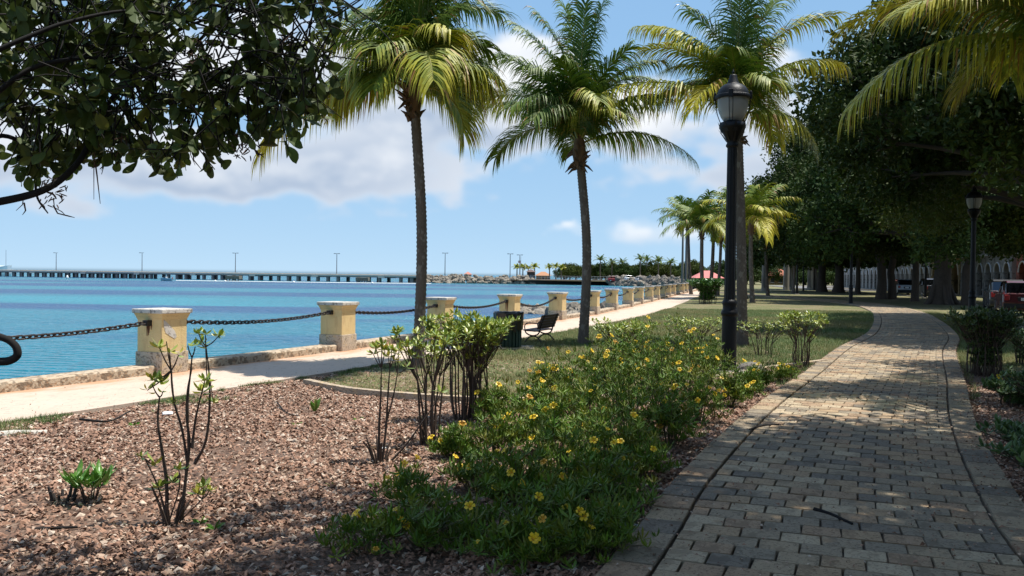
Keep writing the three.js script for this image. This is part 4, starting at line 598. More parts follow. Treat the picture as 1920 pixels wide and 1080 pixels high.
{
  const g1 = G(322, 986);
  shrub({ name: 'leggy_shrub', base: g1, seed: 1301, individual: 300, leaf: 0.86, stubs: 10, label: 'leggy nearly bare shrub with a few leaf tufts, in the mulch near the first pillar', stems: [
    { pts: [[312, 985], [312, 900], [303, 840], [296, 790], [299, 745]], r: 0.014, ros: [[285, 720, 0], [306, 733, 3]] },
    { pts: [[340, 975], [349, 890], [355, 830], [350, 780], [352, 730], [360, 690, 0.05]], r: 0.012, ros: [] },
    { pts: [[352, 870], [340, 800], [328, 760], [322, 720], [321, 695]], r: 0.009, ros: [[298, 650, 10], [312, 640, 0], [335, 665, 3], [318, 660, 4], [288, 712, 12], [302, 716, 10], [276, 732, 4], [327, 755, 5]] },
    { pts: [[354, 850], [352, 790], [353, 740], [357, 700], [360, 670]], r: 0.008, ros: [[352, 648, 3], [366, 650, 4]] },
    { pts: [[360, 840], [366, 790], [375, 748]], r: 0.010, ros: [[384, 712, 12], [378, 735, 8]] },
    { pts: [[365, 870, 0.9], [385, 830, 0.9], [393, 760, 0.9], [392, 700, 0.9], [386, 650, 0.9]], r: 0.012, ros: [[372, 625, 10, 0.9], [385, 627, 7, 0.9], [378, 645, 8, 0.9], [410, 630, 14, 0.9], [400, 755, 9, 0.9], [388, 725, 9, 0.9]] },
    { pts: [[315, 975], [295, 910], [272, 860]], r: 0.006, ros: [[265, 855, 5], [290, 870, 6]] }, { pts: [[318, 975], [335, 920], [338, 890]], r: 0.005, ros: [[335, 880, 9], [300, 915, 10], [325, 905, 8]] }, { pts: [[335, 980], [365, 950], [380, 935]], r: 0.004, ros: [[382, 912, 12], [370, 925, 8], [392, 920, 8]] }] });
  const g2 = G(712, 876);
  shrub({ name: 'leggy_shrub', base: g2, seed: 1302, stubs: 12, leaf: 0.9, label: 'slender shrub of straight bare stems with a small leafy top and leaning branch', stems: [
    { pts: [[710, 876], [711, 800], [714, 740], [715, 690]], r: 0.013, ros: [[705, 652, 14], [716, 645, 14], [722, 655, 10], [700, 664, 10]] }, { pts: [[716, 872], [724, 800], [728, 730], [731, 690]], r: 0.012, ros: [[735, 655, 10], [728, 668, 9], [742, 662, 9]] }, { pts: [[722, 800], [738, 740], [745, 700]], r: 0.008, ros: [[748, 655, 6], [740, 675, 7], [762, 690, 4]] }, { pts: [[722, 876], [760, 835], [800, 780], [820, 750]], r: 0.010, ros: [[826, 735, 6]] }] });
  shrub({ name: 'leggy_shrub', base: G(806, 836), seed: 1303, n: 9, h: 1.08, spread: 0.34, stool: 0.16, forks: 4, ros: 9, mid: 0.7, low: 0.2, leaf: 0.95, stubs: 8, rad: 0.013, label: 'open stemmed shrub with bright leaf clusters, growing between slender and clipped shrubs' });
  shrub({ name: 'clipped_shrub', base: G(880, 792), seed: 1304, n: 24, h: 1.17, spread: 0.37, wx: 1.15, stool: 0.28, forks: 6, ros: 10, mid: 1, low: 0.4, leaf: 0.95, rad: 0.013, individual: 300, label: 'dense flat topped clipped shrub on many dark stems hiding a bench' });
  shrub({ name: 'clipped_shrub', base: G(1165, 690), seed: 1305, n: 14, stool: 0.22, h: 0.82, spread: 0.5, forks: 4, ros: 8, mid: 0.8, low: 0.4, leaf: 1.0, individual: 200, label: 'low twiggy shrub with yellow green tips on the lawn by the palm foot' });
  shrub({ name: 'clipped_shrub', base: G(1305, 672), seed: 1306, n: 14, stool: 0.22, h: 0.8, spread: 0.6, forks: 4, ros: 6, mid: 0.7, low: 0.4, leaf: 0.9, individual: 160, label: 'loose twiggy shrub behind the flowers, on the sea side of the lamp post' });
  shrub({ name: 'clipped_shrub', base: G(1432, 672), seed: 1307, n: 10, stool: 0.22, h: 0.72, spread: 0.5, forks: 4, ros: 6, mid: 0.7, low: 0.3, leaf: 0.9, individual: 140, label: 'sparse twiggy shrub between the palm trunk and the path side shrub' });
  shrub({ name: 'clipped_shrub', base: G(1502, 691), seed: 1308, n: 13, stool: 0.22, h: 1.0, spread: 0.4, forks: 4, ros: 8, mid: 0.8, low: 0.5, leaf: 1.0, individual: 200, label: 'upright vase shaped shrub at the end of the edging by the brick path' });
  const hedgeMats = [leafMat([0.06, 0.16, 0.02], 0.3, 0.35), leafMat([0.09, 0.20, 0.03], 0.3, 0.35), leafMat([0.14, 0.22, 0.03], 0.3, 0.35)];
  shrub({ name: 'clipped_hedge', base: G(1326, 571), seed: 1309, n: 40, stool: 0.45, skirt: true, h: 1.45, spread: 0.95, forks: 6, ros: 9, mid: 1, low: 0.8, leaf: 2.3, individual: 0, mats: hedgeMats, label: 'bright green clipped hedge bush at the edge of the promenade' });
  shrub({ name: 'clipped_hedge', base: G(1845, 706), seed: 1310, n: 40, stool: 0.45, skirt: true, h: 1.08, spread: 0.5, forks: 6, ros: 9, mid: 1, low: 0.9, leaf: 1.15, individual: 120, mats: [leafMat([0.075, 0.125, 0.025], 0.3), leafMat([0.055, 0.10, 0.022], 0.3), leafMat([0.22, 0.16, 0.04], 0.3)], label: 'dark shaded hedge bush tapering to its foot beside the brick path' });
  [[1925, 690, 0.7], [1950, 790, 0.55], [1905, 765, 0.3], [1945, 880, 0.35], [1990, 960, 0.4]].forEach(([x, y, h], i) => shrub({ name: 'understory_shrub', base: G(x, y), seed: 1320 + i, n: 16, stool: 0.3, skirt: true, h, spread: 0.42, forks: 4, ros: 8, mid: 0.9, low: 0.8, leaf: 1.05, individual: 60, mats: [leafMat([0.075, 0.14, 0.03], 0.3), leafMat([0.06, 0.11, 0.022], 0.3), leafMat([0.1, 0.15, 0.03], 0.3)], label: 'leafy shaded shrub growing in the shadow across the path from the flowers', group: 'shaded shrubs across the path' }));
  // broad leaved sapling and seedlings in the mulch
  const sp = thing('sapling', G(168, 945), 'bright green broad leaved sapling beside a charred stump in the mulch', 'sapling'), r = rng(1401), gS = leafGeo(0.125, 0.038, 0.15, 0.55, 5), mS = leafMat([0.11, 0.26, 0.03], 0.35, 0.4);
  for (let k = 0; k < 7; k++) { const a = k * 2.4, top = V(Math.cos(a) * 0.11, 0.16 + 0.08 * r(), Math.sin(a) * 0.11); new MB().tube([V(Math.cos(a) * 0.02, -0.03, Math.sin(a) * 0.02), top.clone().multiplyScalar(0.55), top], [0.006, 0.004, 0.003], 5).build('stem', mStem, sp); for (let i = 0; i < 12; i++) { const b = i * 2.4 + r(), d = V(Math.cos(b), -0.1 + 0.6 * r(), Math.sin(b)).normalize(), q = mesh('leaf', gS, mS, sp); q.position.copy(top.clone().multiplyScalar(0.6 + 0.4 * r())); q.quaternion.copy(alongY(d).multiply(E(0, Math.PI / 2 - b, 0))); q.scale.setScalar(0.55 + 0.5 * r()); } }
  const stump = thing('cut_stump', G(118, 944), 'short charred stump with cut stems beside the sapling', 'stump'); for (let k = 0; k < 9; k++) { const a = k * 0.7, l = 0.06 + 0.1 * r(); new MB().tube([V(Math.cos(a) * 0.05, -0.03, Math.sin(a) * 0.05), V(Math.cos(a) * 0.09, l, Math.sin(a) * 0.09)], [0.016, 0.009], 5).build('stem', std([0.03, 0.025, 0.022], 0.95), stump); }
  [[375, 985], [402, 995], [620, 915], [700, 915], [590, 775], [555, 800], [670, 790], [930, 880], [520, 935], [60, 905], [250, 800]].forEach(([x, y], i) => { const s = thing('seedling', G(x, y), 'small green weed seedling sprouting from the leaf litter', 'weed', 'seedlings in the mulch'); const tall = i === 4; for (let k = 0; k < 7; k++) { const a = k * 2.4, q = mesh('leaf', gShrubLeaf[k % 3], k % 2 ? mShrubLeaf2 : mS, s); q.quaternion.copy(alongY(V(Math.cos(a), tall ? 3 : 0.55, Math.sin(a)).normalize()).multiply(E(0, a, 0))); q.position.y = 0.01; q.scale.set(tall ? 0.8 : 1, 1, 1).multiplyScalar(tall ? 2.2 : 0.55 + 0.5 * r()); } });
}

// ================================================================= YELLOW FLOWERING BUSHES
{
  const mAl = leafMat([0.115, 0.185, 0.018], 0.36, 0.5, { specularIntensity: 0.5 }), mAlStem = std([0.09, 0.075, 0.04], 0.9), mPetal = leafMat([0.80, 0.55, 0.012], 0.25, 0.5), mThroat = std([0.55, 0.27, 0.02], 0.7), mPetalOld = leafMat([0.55, 0.30, 0.02], 0.2, 0.6);
  const whorl = [1, 2, 3].map(s => { const r = rng(1500 + s), b = new MB(); for (let k = 0; k < 7; k++) { const a = k * 0.9 + r() * 0.5, e = 0.15 + 0.7 * r(), d = V(Math.cos(a) * Math.cos(e), Math.sin(e), Math.sin(a) * Math.cos(e)); b.geo(leafGeo(0.075, 0.0155, 0.15, 0.25, 3), T4(V(0, 0, 0), alongY(d).multiply(E(0, Math.PI / 2 - a, 0)), 0.8 + 0.5 * r())); } return b.build(null, null); });
  const flowerGeo = (() => { const b = new MB(); for (let k = 0; k < 5; k++) { const a = k / 5 * 2 * Math.PI, P = (r, t, y) => V(Math.cos(a + t) * r, y, Math.sin(a + t) * r); b.quad(P(0.006, -0.5, 0), P(0.006, 0.5, 0), P(0.013, 0.5, 0.03), P(0.013, -0.5, 0.03)); b.quad(P(0.013, -0.5, 0.03), P(0.013, 0.5, 0.03), P(0.034, 0.62, 0.046), P(0.034, -0.5, 0.046)); b.quad(P(0.034, -0.5, 0.046), P(0.034, 0.62, 0.046), P(0.050, 0.35, 0.042), P(0.048, -0.28, 0.043)); } return b.build(null, null); })();
  const throat = new THREE.SphereGeometry(0.009, 8, 6);
  const spots = [[690, 1046, .30, .22], [800, 1040, .34, .30], [770, 965, .26, .26], [880, 1020, .30, .26], [985, 1062, .34, .26], [1060, 1010, .40, .34], [1120, 1050, .34, .30], [890, 925, .30, .30], [970, 950, .36, .36], [1050, 925, .42, .42], [1130, 960, .40, .38], [850, 868, .20, .22], [935, 868, .34, .36], [1035, 860, .42, .46], [1135, 890, .45, .48], [1200, 905, .30, .36], [1000, 810, .34, .40], [1090, 815, .45, .50], [1180, 835, .48, .54], [1255, 845, .34, .44], [925, 800, .24, .36], [1060, 768, .40, .46], [1150, 775, .48, .54], [1240, 785, .48, .56], [1310, 795, .34, .44], [1120, 738, .42, .46], [1210, 742, .50, .58], [1290, 748, .48, .56], [1370, 765, .26, .30], [1180, 712, .42, .44], [1260, 716, .48, .60], [1330, 724, .36, .50], [1425, 730, .26, .24], [1470, 718, .24, .20], [1400, 745, .24, .22], [1020, 745, .26, .30]];
  const rr = rng(1601);
  spots.forEach(([x, y, R, h], i) => {
    h *= y < 790 ? 1.45 : y < 870 ? 1.2 : 1; const p = G(x, y), S = thing('flowering_bush', V(p.x, bedY(p.x, -p.z), p.z), x > 1340 ? 'small low yellow flowered plant between lamp post foot and path edge' : x > 1170 && y < 760 ? 'tall yellow flowered bush massed around the tall lamp post' : -pathSide(p.x, -p.z) < 2.0 ? 'narrow leaved yellow flowered bush leaning out towards the brick path edging' : y > 950 ? 'low straggling yellow flowered bush on the shaded front mulch' : y > 830 ? 'narrow leaved yellow flowered bush between the slender shrub and the path' : 'sunlit yellow flowered bush near the clipped shrub and the edging', 'flowering bush', 'yellow flowering bushes beside the path'), r = rng(1700 + i), mats = [], cols = [], st = new MB(), tips = [];
    const n = Math.round((30 + 92 * R) * (y > 880 && x < 960 ? 0.55 : 1));
    for (let k = 0; k < n; k++) { const a = k * 2.4 + r(), q = R * Math.sqrt((k + 0.5) / n) * (0.8 + 0.4 * r()), top = V(Math.cos(a) * q, h * (1 - 0.55 * (q / R) ** 2) * (0.35 + 0.8 * r() + (r() < 0.08 ? 0.3 : 0)), Math.sin(a) * q), m = V(top.x * 0.45, top.y * 0.7, top.z * 0.45); if (k % 2) st.tube([V(top.x * 0.15, -0.03, top.z * 0.15), m, top], [0.005, 0.004, 0.002], 4, false); tips.push(top); for (const f of [1, 0.82, 0.62, 0.42]) { if (f < 0.5 && r() < 0.4) continue; const pp = f > 0.5 ? m.clone().lerp(top, (f - 0.42) / 0.58) : m.clone(); mats.push(T4(pp.add(V((r() - 0.5) * 0.06, (r() - 0.5) * 0.04, (r() - 0.5) * 0.06)), E((r() - 0.5) * 1.2, r() * 6.28, (r() - 0.5) * 1.2), (0.6 + 0.42 * r()))); const c = 0.7 + 0.6 * r(); cols.push(new THREE.Color().setRGB(c * (0.8 + 0.9 * r() * r()), c, c * 0.8)); } }
    st.build('stems', mAlStem, S); instanced('foliage', whorl[i % 3], mAl, mats, S, cols);
    const nf = Math.round((y < 800 && x < 1300 ? 13 : 5) * (0.4 + rr() * 1.2)); for (let k = 0; k < nf; k++) { const t = tips[Math.floor(r() * tips.length * 0.8)], f = mesh('flower', flowerGeo, r() < 0.14 ? mPetalOld : mPetal, S); f.position.copy(t).add(V((r() - 0.5) * 0.05, 0.02 + 0.05 * r(), (r() - 0.5) * 0.05)); f.quaternion.copy(alongY(V(r() - 0.5, 0.15 + 0.5 * r(), 0.15 + 0.7 * r()).normalize())); f.scale.set(1, 0.8 + 0.7 * r(), 0.7 + 0.3 * r()).multiplyScalar((y > 880 ? 0.36 : 0.46) + 0.36 * r()); const c = mesh('throat', throat, mThroat, f); c.position.y = 0.028; }
  });
  const one = thing('flower_stalk', G(1885, 745), 'single pair of yellow flowers beneath the dark hedge', 'flower'); for (let k = 0; k < 2; k++) { const f = mesh('flower', flowerGeo, mPetal, one); f.position.set(-0.1 + 0.16 * k, 0.26 + 0.03 * k, 0); f.rotation.x = 0.9; new MB().tube([V(0, 0, 0), V(-0.05 + 0.08 * k, 0.15, 0), f.position.clone()], 0.004, 4).build('stalk', mAlStem, one); }
}

// ================================================================= LEAF LITTER, GRASS, TWIGS
{
  const litter = (seed, w, l) => { const r = rng(seed), b = new MB(), A = V(0, 0, -l / 2), B = V(0, 0.006 + 0.012 * r(), 0), C = V(0, 0.004 * r(), l / 2), wl = V(-w / 2, 0.012 * r() + 0.004, 0.1 * l * r()), wr = V(w / 2, 0.014 * r() + 0.004, -0.1 * l * r()); b.tri(A, wl, B); b.tri(A, B, wr); b.tri(wl, C, B); b.tri(B, C, wr); return b.build(null, null); };
  const gs = [litter(1, 0.034, 0.07), litter(2, 0.028, 0.085), litter(3, 0.042, 0.062)], m = std([1, 1, 1], 0.9, { side: THREE.DoubleSide }), r = rng(1801), sets = [[], [], []], cols = [[], [], []];
  const tones = [[0.28, 0.16, 0.105], [0.22, 0.12, 0.075], [0.34, 0.21, 0.145], [0.15, 0.082, 0.054], [0.40, 0.285, 0.205], [0.26, 0.15, 0.10], [0.47, 0.375, 0.29]];
  const put = (x, d, y, s = 1) => { const k = Math.floor(r() * 3), t = tones[Math.floor(Math.pow(r(), 1.25) * 7)], v = 0.75 + 0.5 * r(); const sc = s * (0.35 + 0.75 * r() * r() + 0.1); sets[k].push(T4(V(x, y, -d), E((r() - 0.5) * 1.2, r() * 6.28, (r() - 0.5) * 1.2), V(sc * (0.6 + 0.6 * r()), sc * (0.6 + 1.2 * r()), sc))); cols[k].push(new THREE.Color().setRGB(t[0] * v, t[1] * v, t[2] * v)); };
  let tries = 0, n = 0;
  while (n < 84000 && tries++ < 600000) { const d = 4.2 + 9.5 * Math.pow(r(), 1.25), x = lerp(walkEdgeX(d) + 0.1 - 0.1 * r(), 8.5, r()); if (x < -0.62 * d - 0.4 || x > 0.62 * d + 0.5 || inPoly(x, d, lawnPoly) || Math.abs(pathSide(x, d)) < PATHW / 2 + 0.02) continue; if (fbm3(x * 2.1, d * 2.1, 55, 3) < 0.40 && r() < 0.6) continue; put(x, d, bedY(x, d) + 0.004 + 0.012 * r()); n++; }
  for (let k = 0; k < 24000; k++) { const d = 10.5 + 9 * Math.pow(r(), 1.9), x = lerp(walkEdgeX(d), 8, r()); if (inPoly(x, d, lawnPoly) && Math.abs(pathSide(x, d)) > PATHW / 2) put(x, d, 0.052, 0.8); }
  for (let k = 0; k < 6500; k++) { const s = (3 + 26 * Math.pow(r(), 1.5)) / PLEN, p = pathCurve.getPointAt(s), t = pathCurve.getTangentAt(s), u = (r() < 0.7 ? (1 - Math.pow(r(), 2) * 0.7) * (r() < 0.35 ? -1 : 1) : r() * 2 - 1) * PATHW / 2; put(p.x - t.z * u, -(p.z + t.x * u), 0.092, 0.55); }
  for (let k = 0; k < 500; k++) { const d = 8 + 14 * r(), x = walkEdgeX(d) - Math.pow(r(), 3) * 2.0; put(x, d, 0.066, 0.45); }
  sets.forEach((s, k) => tag(instanced('leaf_litter', gs[k], m, s, null, cols[k]), 'dry brown fallen leaves covering the mulch bed', 'leaf litter', 'fallen leaves'));
  // grass tufts
  const tuft = s => { const q = rng(s), b = new MB(); for (let k = 0; k < 7; k++) { const a = q() * 6.28, l = 0.03 + 0.035 * q(), o = V((q() - 0.5) * 0.06, 0, (q() - 0.5) * 0.06), e = o.clone().add(V(Math.cos(a) * l * 0.7, l, Math.sin(a) * l * 0.7)), w = V(-Math.sin(a) * 0.0035, 0, Math.cos(a) * 0.0035); b.tri(o.clone().add(w), o.clone().sub(w), e); } return b.build(null, null); };
  const gt = [tuft(1), tuft(2)], mg = leafMat([1, 1, 1], 0.2, 0.7), gm = [[], []], gc = [[], []];
  const grass = (x, d, y, s) => { const k = r() < 0.5 ? 0 : 1, dry = fbm3(x * 0.5, d * 0.5, 9, 3) + (r() - 0.5) * 0.35, c = mix3([0.085, 0.14, 0.024], [0.20, 0.185, 0.06], ss(0.38, 0.66, dry)), v = 0.8 + 0.4 * r(); gm[k].push(T4(V(x, y, -d), E(0, r() * 6.28, 0), s)); gc[k].push(new THREE.Color().setRGB(c[0] * v, c[1] * v, c[2] * v)); };
  for (let k = 0; k < 95000; k++) { const d = 10.5 + 32 * Math.pow(r(), 1.7), x = lerp(walkEdgeX(d), walkEdgeX(d) + 13, r()); if (!inPoly(x, d, lawnPoly) || Math.abs(pathSide(x, d)) < PATHW / 2 + 0.03) continue; const bare = fbm3(x * 0.45, d * 0.45, 21, 3); if (d < 16 && bare < 0.56 && r() < 0.85) continue; grass(x, d, 0.045, (0.7 + 0.5 * r()) * (1 + d * 0.012)); }
  for (let k = 0; k < 5000; k++) { const d = 6 + 9 * r(), x = walkEdgeX(d) + 0.02 + Math.pow(r(), 2.2) * 0.8; if (fbm3(x * 1.6, d * 1.6, 33, 3) > 0.53) grass(x, d, bedY(x, d) + 0.01, 0.5 + 0.7 * r()); }
  for (let k = 0; k < 2500; k++) { const q = Math.floor(r() * 400), S = pathSamples[q]; if (S[1] > 12 && S[1] < 40) { const u = (PATHW / 2 + 0.02 + 0.1 * r()) * (r() < 0.6 ? -1 : 1); grass(S[0] + S[3] * u, S[1] - S[2] * u, 0.045, 1.3); } }
  gm.forEach((s, k) => tag(instanced('grass', gt[k], mg, s, null, gc[k]), 'short dry green grass growing on the lawn', 'grass', 'lawn grass'));
  // fallen sticks
  const mSt = std([0.07, 0.05, 0.04], 0.95, { map: rep(barkTex, 1, 3) });
  [[[1527, 955], [1555, 963], [1598, 982], 0.085, 0.016, 'dark fallen stick lying across the near brick pavers'], [[1405, 806], [1430, 798], [1470, 795], 0.085, 0.012, 'curved thin twig lying at the edge of the brick path'], [[150, 786], [200, 790], [245, 770], 0.07, 0.014, 'fallen branch lying along the grassy promenade edge'], [[65, 993], [110, 990], [148, 988], 0.03, 0.014, 'pale straight stick lying in the mulch near the sapling'], [[520, 755], [540, 775], [560, 780], 0.04, 0.010, 'twisted pale dead twig on the mulch']].forEach(([a, b, c, y, rad, lab]) => { const P = [a, b, c].map(q => G(q[0], q[1], y)), t = thing('fallen_stick', P[0], lab, 'stick'); new MB().tube(curve(P.map(p => p.clone().sub(P[0])), 8), Array.from({ length: 9 }, (_, i) => lerp(rad, rad * 0.5, i / 8)), 6).build('wood', mSt, t); });
  const mLit = std([0.75, 0.74, 0.72], 0.8, { side: THREE.DoubleSide });
  [[315, 775, 0.12, 'crumpled white paper litter behind the leggy shrub'], [1172, 992, 0.22, 'torn grey plastic scrap lying at the path edge under the flowers'], [720, 840, 0.05, 'small white paper scrap by the slender shrub foot']].forEach(([x, y, s, lab], i) => { const p = G(x, y, 0.03), g = new THREE.IcosahedronGeometry(s * 0.5, 1), P = g.attributes.position; for (let k = 0; k < P.count; k++) { const q = 0.6 + 0.8 * noise3(P.getX(k) * 40 + i, P.getY(k) * 40, P.getZ(k) * 40); P.setXYZ(k, P.getX(k) * q, P.getY(k) * q * 0.35, P.getZ(k) * q); } g.computeVertexNormals(); const m = mesh('paper_scrap', g, i === 1 ? std([0.22, 0.22, 0.23], 0.7) : mLit); m.position.copy(p); tag(m, lab, 'litter'); });
}

// ================================================================= PIER, BOATS, BREAKWATER, FAR QUAY
const XD = (px, d, y = 0) => V((px - 960) / F * d, y, -d);
const boulderGeo = [1, 2, 3, 4, 5].map(s => { const g = new THREE.IcosahedronGeometry(1, 1), P = g.attributes.position; for (let i = 0; i < P.count; i++) { const x = P.getX(i), y = P.getY(i), z = P.getZ(i), k = 0.6 + 0.75 * noise3(x * 1.3 + s * 9, y * 1.3, z * 1.3); P.setXYZ(i, x * k, y * k * 0.75, z * k); } g.computeVertexNormals(); return g; });
const mRock = [[0.44, 0.41, 0.36], [0.32, 0.30, 0.28], [0.52, 0.48, 0.42], [0.20, 0.19, 0.185]].map((c, i) => std(c, 0.95, { map: rep(capTex, 1, 1, i * 0.3, 0) }));
{
  const pier = thing('long_pier', XD(400, 335, SEA), 'long low concrete pier on piles reaching out across the bay', 'pier'), o = pier.position, A = XD(-140, 378, SEA), B = XD(790, 300, SEA), dir = V().subVectors(B, A), len = dir.length(), yaw = -Math.atan2(dir.z, dir.x), u = dir.clone().normalize(), at = t => A.clone().addScaledVector(u, t).sub(o);
  const mC = std([0.55, 0.49, 0.41], 0.9), mD = std([0.22, 0.21, 0.20], 0.9), mid = at(len / 2);
  const box = (n, w, h, d, p, m) => { const q = mesh(n, new THREE.BoxGeometry(w, h, d), m, pier); q.position.copy(p); q.rotation.y = yaw; return q; };
  box('deck', len, 0.5, 9, mid.clone().setY(2.25), mC); box('fender_beam', len, 0.35, 8.4, mid.clone().setY(1.83), mD); box('parapet', len, 0.25, 0.4, mid.clone().add(V(0, 2.62, 0)), mC);
  const nb = 58; for (let k = 0; k < nb; k++) { const f = k / nb, grp = f > 0.5; if (grp && k % 4 === 3) continue; for (const z of [-3.4, 3.4]) { const p = at((k + 0.5) * len / nb).add(V(u.z * z, 0, -u.x * z)); box('pile', 0.95, 3.4, 0.95, p.setY(0.2), mD); } }
  for (let k = 0; k < 9; k++) box('pile_cap', 2.4, 0.8, 9.2, at((k + 0.5) * len / 9).setY(1.9), mC);
  const mPole = std([0.10, 0.11, 0.13], 0.6);
  [[18, 488], [105, 474], [266, 474], [441, 474.5], [631, 475.5], [834, 474.5], [956, 476], [974, 478]].forEach(([x, y], i) => { if (!i) return; const f = clamp((x + 140) / 930), d = x < 800 ? lerp(378, 300, f) : 312, base = XD(x, d, SEA + (x < 800 ? 2.5 : 1.3)), top = At(x, y, d).y, L = thing('pier_lamp', base, x < 800 ? 'thin tall pole lamp standing on the long pier' : x > 970 ? 'tall pole lamp beside the flagpole on the breakwater' : x > 900 ? 'tall dark pole lamp at the outer end of the quay' : 'tall pole lamp on the rock breakwater beside the hut', 'lamp post', 'pier lamps'); const h = top - base.y; mesh('pole', new THREE.CylinderGeometry(0.10, 0.16, h, 8), mPole, L).position.y = h / 2; mesh('arm', new THREE.BoxGeometry(1.4, 0.12, 0.12), mPole, L).position.y = h; for (const s of x < 300 && x > 50 ? [-1] : [-1, 1]) mesh('lamp_head', new THREE.BoxGeometry(0.7, 0.2, 0.35), mPole, L).position.set(s * 0.75, h, 0); });
  // mooring blocks
  [[438, 290, 4.6, 'square concrete mooring block on stubby piles off the pier'], [680, 282, 4.0, 'smaller concrete mooring block beside the floating boom']].forEach(([x, d, w, lab]) => { const m = thing('mooring_block', XD(x, d, SEA), lab, 'mooring block'); mesh('block', bx(w, 1.1, 3.4, 0.06), std([0.36, 0.33, 0.27], 0.95, { map: rep(capTex, 0.4) }), m).position.y = 1.15; for (let k = 0; k < 5; k++) mesh('pile', new THREE.CylinderGeometry(0.28, 0.28, 1.6, 8), mD, m).position.set(-w / 2 + 0.4 + k * (w - 0.8) / 4, 0.2, 1.2); });
  // motorboat
  const hull = (L, W, H, sheer) => { const b = new MB(), n = 12, S = t => { const w = W / 2 * Math.pow(1 - Math.pow(clamp((t - 0.45) / 0.55), 2.2), 0.8) * (t < 0.1 ? 0.92 : 1), y = H * (1 + sheer * t * t), x = (t - 0.5) * L; return [V(x, y, w), V(x, H * 0.35, w * 0.86), V(x - 0.04 * L * t, -H * 0.4, w * 0.3), V(x - 0.04 * L * t, -H * 0.4, -w * 0.3), V(x, H * 0.35, -w * 0.86), V(x, y, -w)]; }; let p = S(0); for (let k = 0; k < 5; k++) if (k === 2) b.quad(p[0], p[5], p[3], p[2]); for (let i = 1; i <= n; i++) { const q = S(i / n); for (let k = 0; k < 5; k++) b.quad(p[k], p[k + 1], q[k + 1], q[k]); b.quad(p[5], p[0], q[0], q[5]); p = q; } return b.build(null, null); };
  const mb = thing('motorboat', XD(312, 270, SEA), 'small pale blue motorboat moored in front of the pier', 'boat'); mesh('hull', hull(3.6, 1.5, 0.75, 0.35), std([0.20, 0.36, 0.45], 0.5, { side: THREE.DoubleSide }), mb); mesh('windscreen', bx(0.5, 0.45, 1.1, 0.05), std([0.05, 0.07, 0.09], 0.3), mb).position.set(0.5, 1.0, 0); mesh('console', bx(0.5, 0.5, 0.8, 0.05), std([0.6, 0.58, 0.56], 0.6), mb).position.set(0.1, 0.95, 0); mesh('engine', bx(0.3, 0.6, 0.4, 0.06), std([0.35, 0.12, 0.10], 0.5), mb).position.set(-1.8, 0.8, 0); mb.rotation.y = Math.PI;
  // white ship beyond the pier
  const sh = thing('white_ship', XD(-14, 392, SEA), 'white ship berthed behind the pier, only its bow showing', 'ship'), mw = std([0.80, 0.80, 0.80], 0.5, { side: THREE.DoubleSide }); mesh('hull', hull(17, 5, 3.3, 0.45), mw, sh); mesh('superstructure', bx(5, 2.6, 3.6, 0.2), mw, sh).position.set(-0.5, 5.2, 0); mesh('bridge', bx(3, 2.1, 3.2, 0.2), mw, sh).position.set(-0.6, 7.4, 0); mesh('bridge_window', bx(0.1, 0.7, 2.8, 0.03), std([0.03, 0.05, 0.07], 0.2), sh).position.set(0.94, 7.6, 0); mesh('mast', new THREE.CylinderGeometry(0.06, 0.08, 7, 6), mPole, sh).position.set(5.9, 8, 0); mesh('bulwark', bx(8, 0.5, 4.4, 0.1), mw, sh).position.set(0.2, 4.2, 0);
  // floating boom and buoys
  const bm = thing('floating_boom', XD(560, 265, SEA), 'long thin white floating boom line on the water', 'boom'), P = []; for (let k = 0; k <= 26; k++) P.push(XD(330 + 18.4 * k, 268 - 6 * Math.sin(k / 26 * 3.1) + (k % 2) * 0.6, SEA + 0.08).sub(bm.position)); mesh('line', new MB().tube(P, 0.16, 6).build(null, null), std([0.78, 0.78, 0.76], 0.7), bm); [4, 5, 12, 20].forEach(k => { mesh('float', new THREE.SphereGeometry(0.38, 10, 8), std([0.8, 0.8, 0.78], 0.6), bm).position.copy(P[k]); });
  const by = thing('mooring_buoy', XD(126, 290, SEA), 'single white mooring buoy floating before the pier', 'buoy'); mesh('float', lathe([[0, -0.2], [0.35, 0], [0.4, 0.5], [0.25, 1.0], [0.1, 1.2], [0, 1.25]], 12), std([0.8, 0.8, 0.78], 0.5), by);
  // rock breakwater
  const rocks = (name, lab, pts, n, s0, s1, dark, seed) => { const w = thing(name, pts[0][0].clone().setY(SEA), lab, 'rocks'), r = rng(seed), cum = []; for (let k = 0; k < n; k++) { const f = r() * (pts.length - 1), i = Math.floor(f), t = f - i, a = pts[i], b = pts[i + 1], c = a[0].clone().lerp(b[0], t), h = lerp(a[1], b[1], t), wd = lerp(a[2], b[2], t), q = r(), y = SEA - 0.2 + h * (1 - q), dn = V(0, 0, 1).multiplyScalar(q * wd), m = mesh('boulder', boulderGeo[Math.floor(r() * 5)], mRock[dark ? (r() < 0.55 ? 1 : r() < 0.5 ? 3 : 0) : (r() < 0.75 ? (r() < 0.5 ? 0 : 2) : 1)], w); m.position.copy(c).add(dn).setY(y).sub(w.position); m.rotation.set(r() * 6, r() * 6, r() * 6); const s = lerp(s0, s1, r()); m.scale.set(s * 1.25, s, s); cum.push(m); } return w; };
  rocks('rock_breakwater', 'pale boulder breakwater at the shore end of the pier', [[XD(772, 306), 2.4, 4], [XD(880, 304), 2.7, 4], [XD(1000, 302), 2.5, 4]], 230, 0.55, 1.05, false, 1901);
  rocks('rock_revetment', 'dark grey boulder revetment along the far shore below the trees', [[XD(1140, 288), 2.6, 4], [XD(1215, 276), 2.9, 5], [XD(1295, 262), 2.9, 5]], 230, 0.6, 1.15, true, 1902);
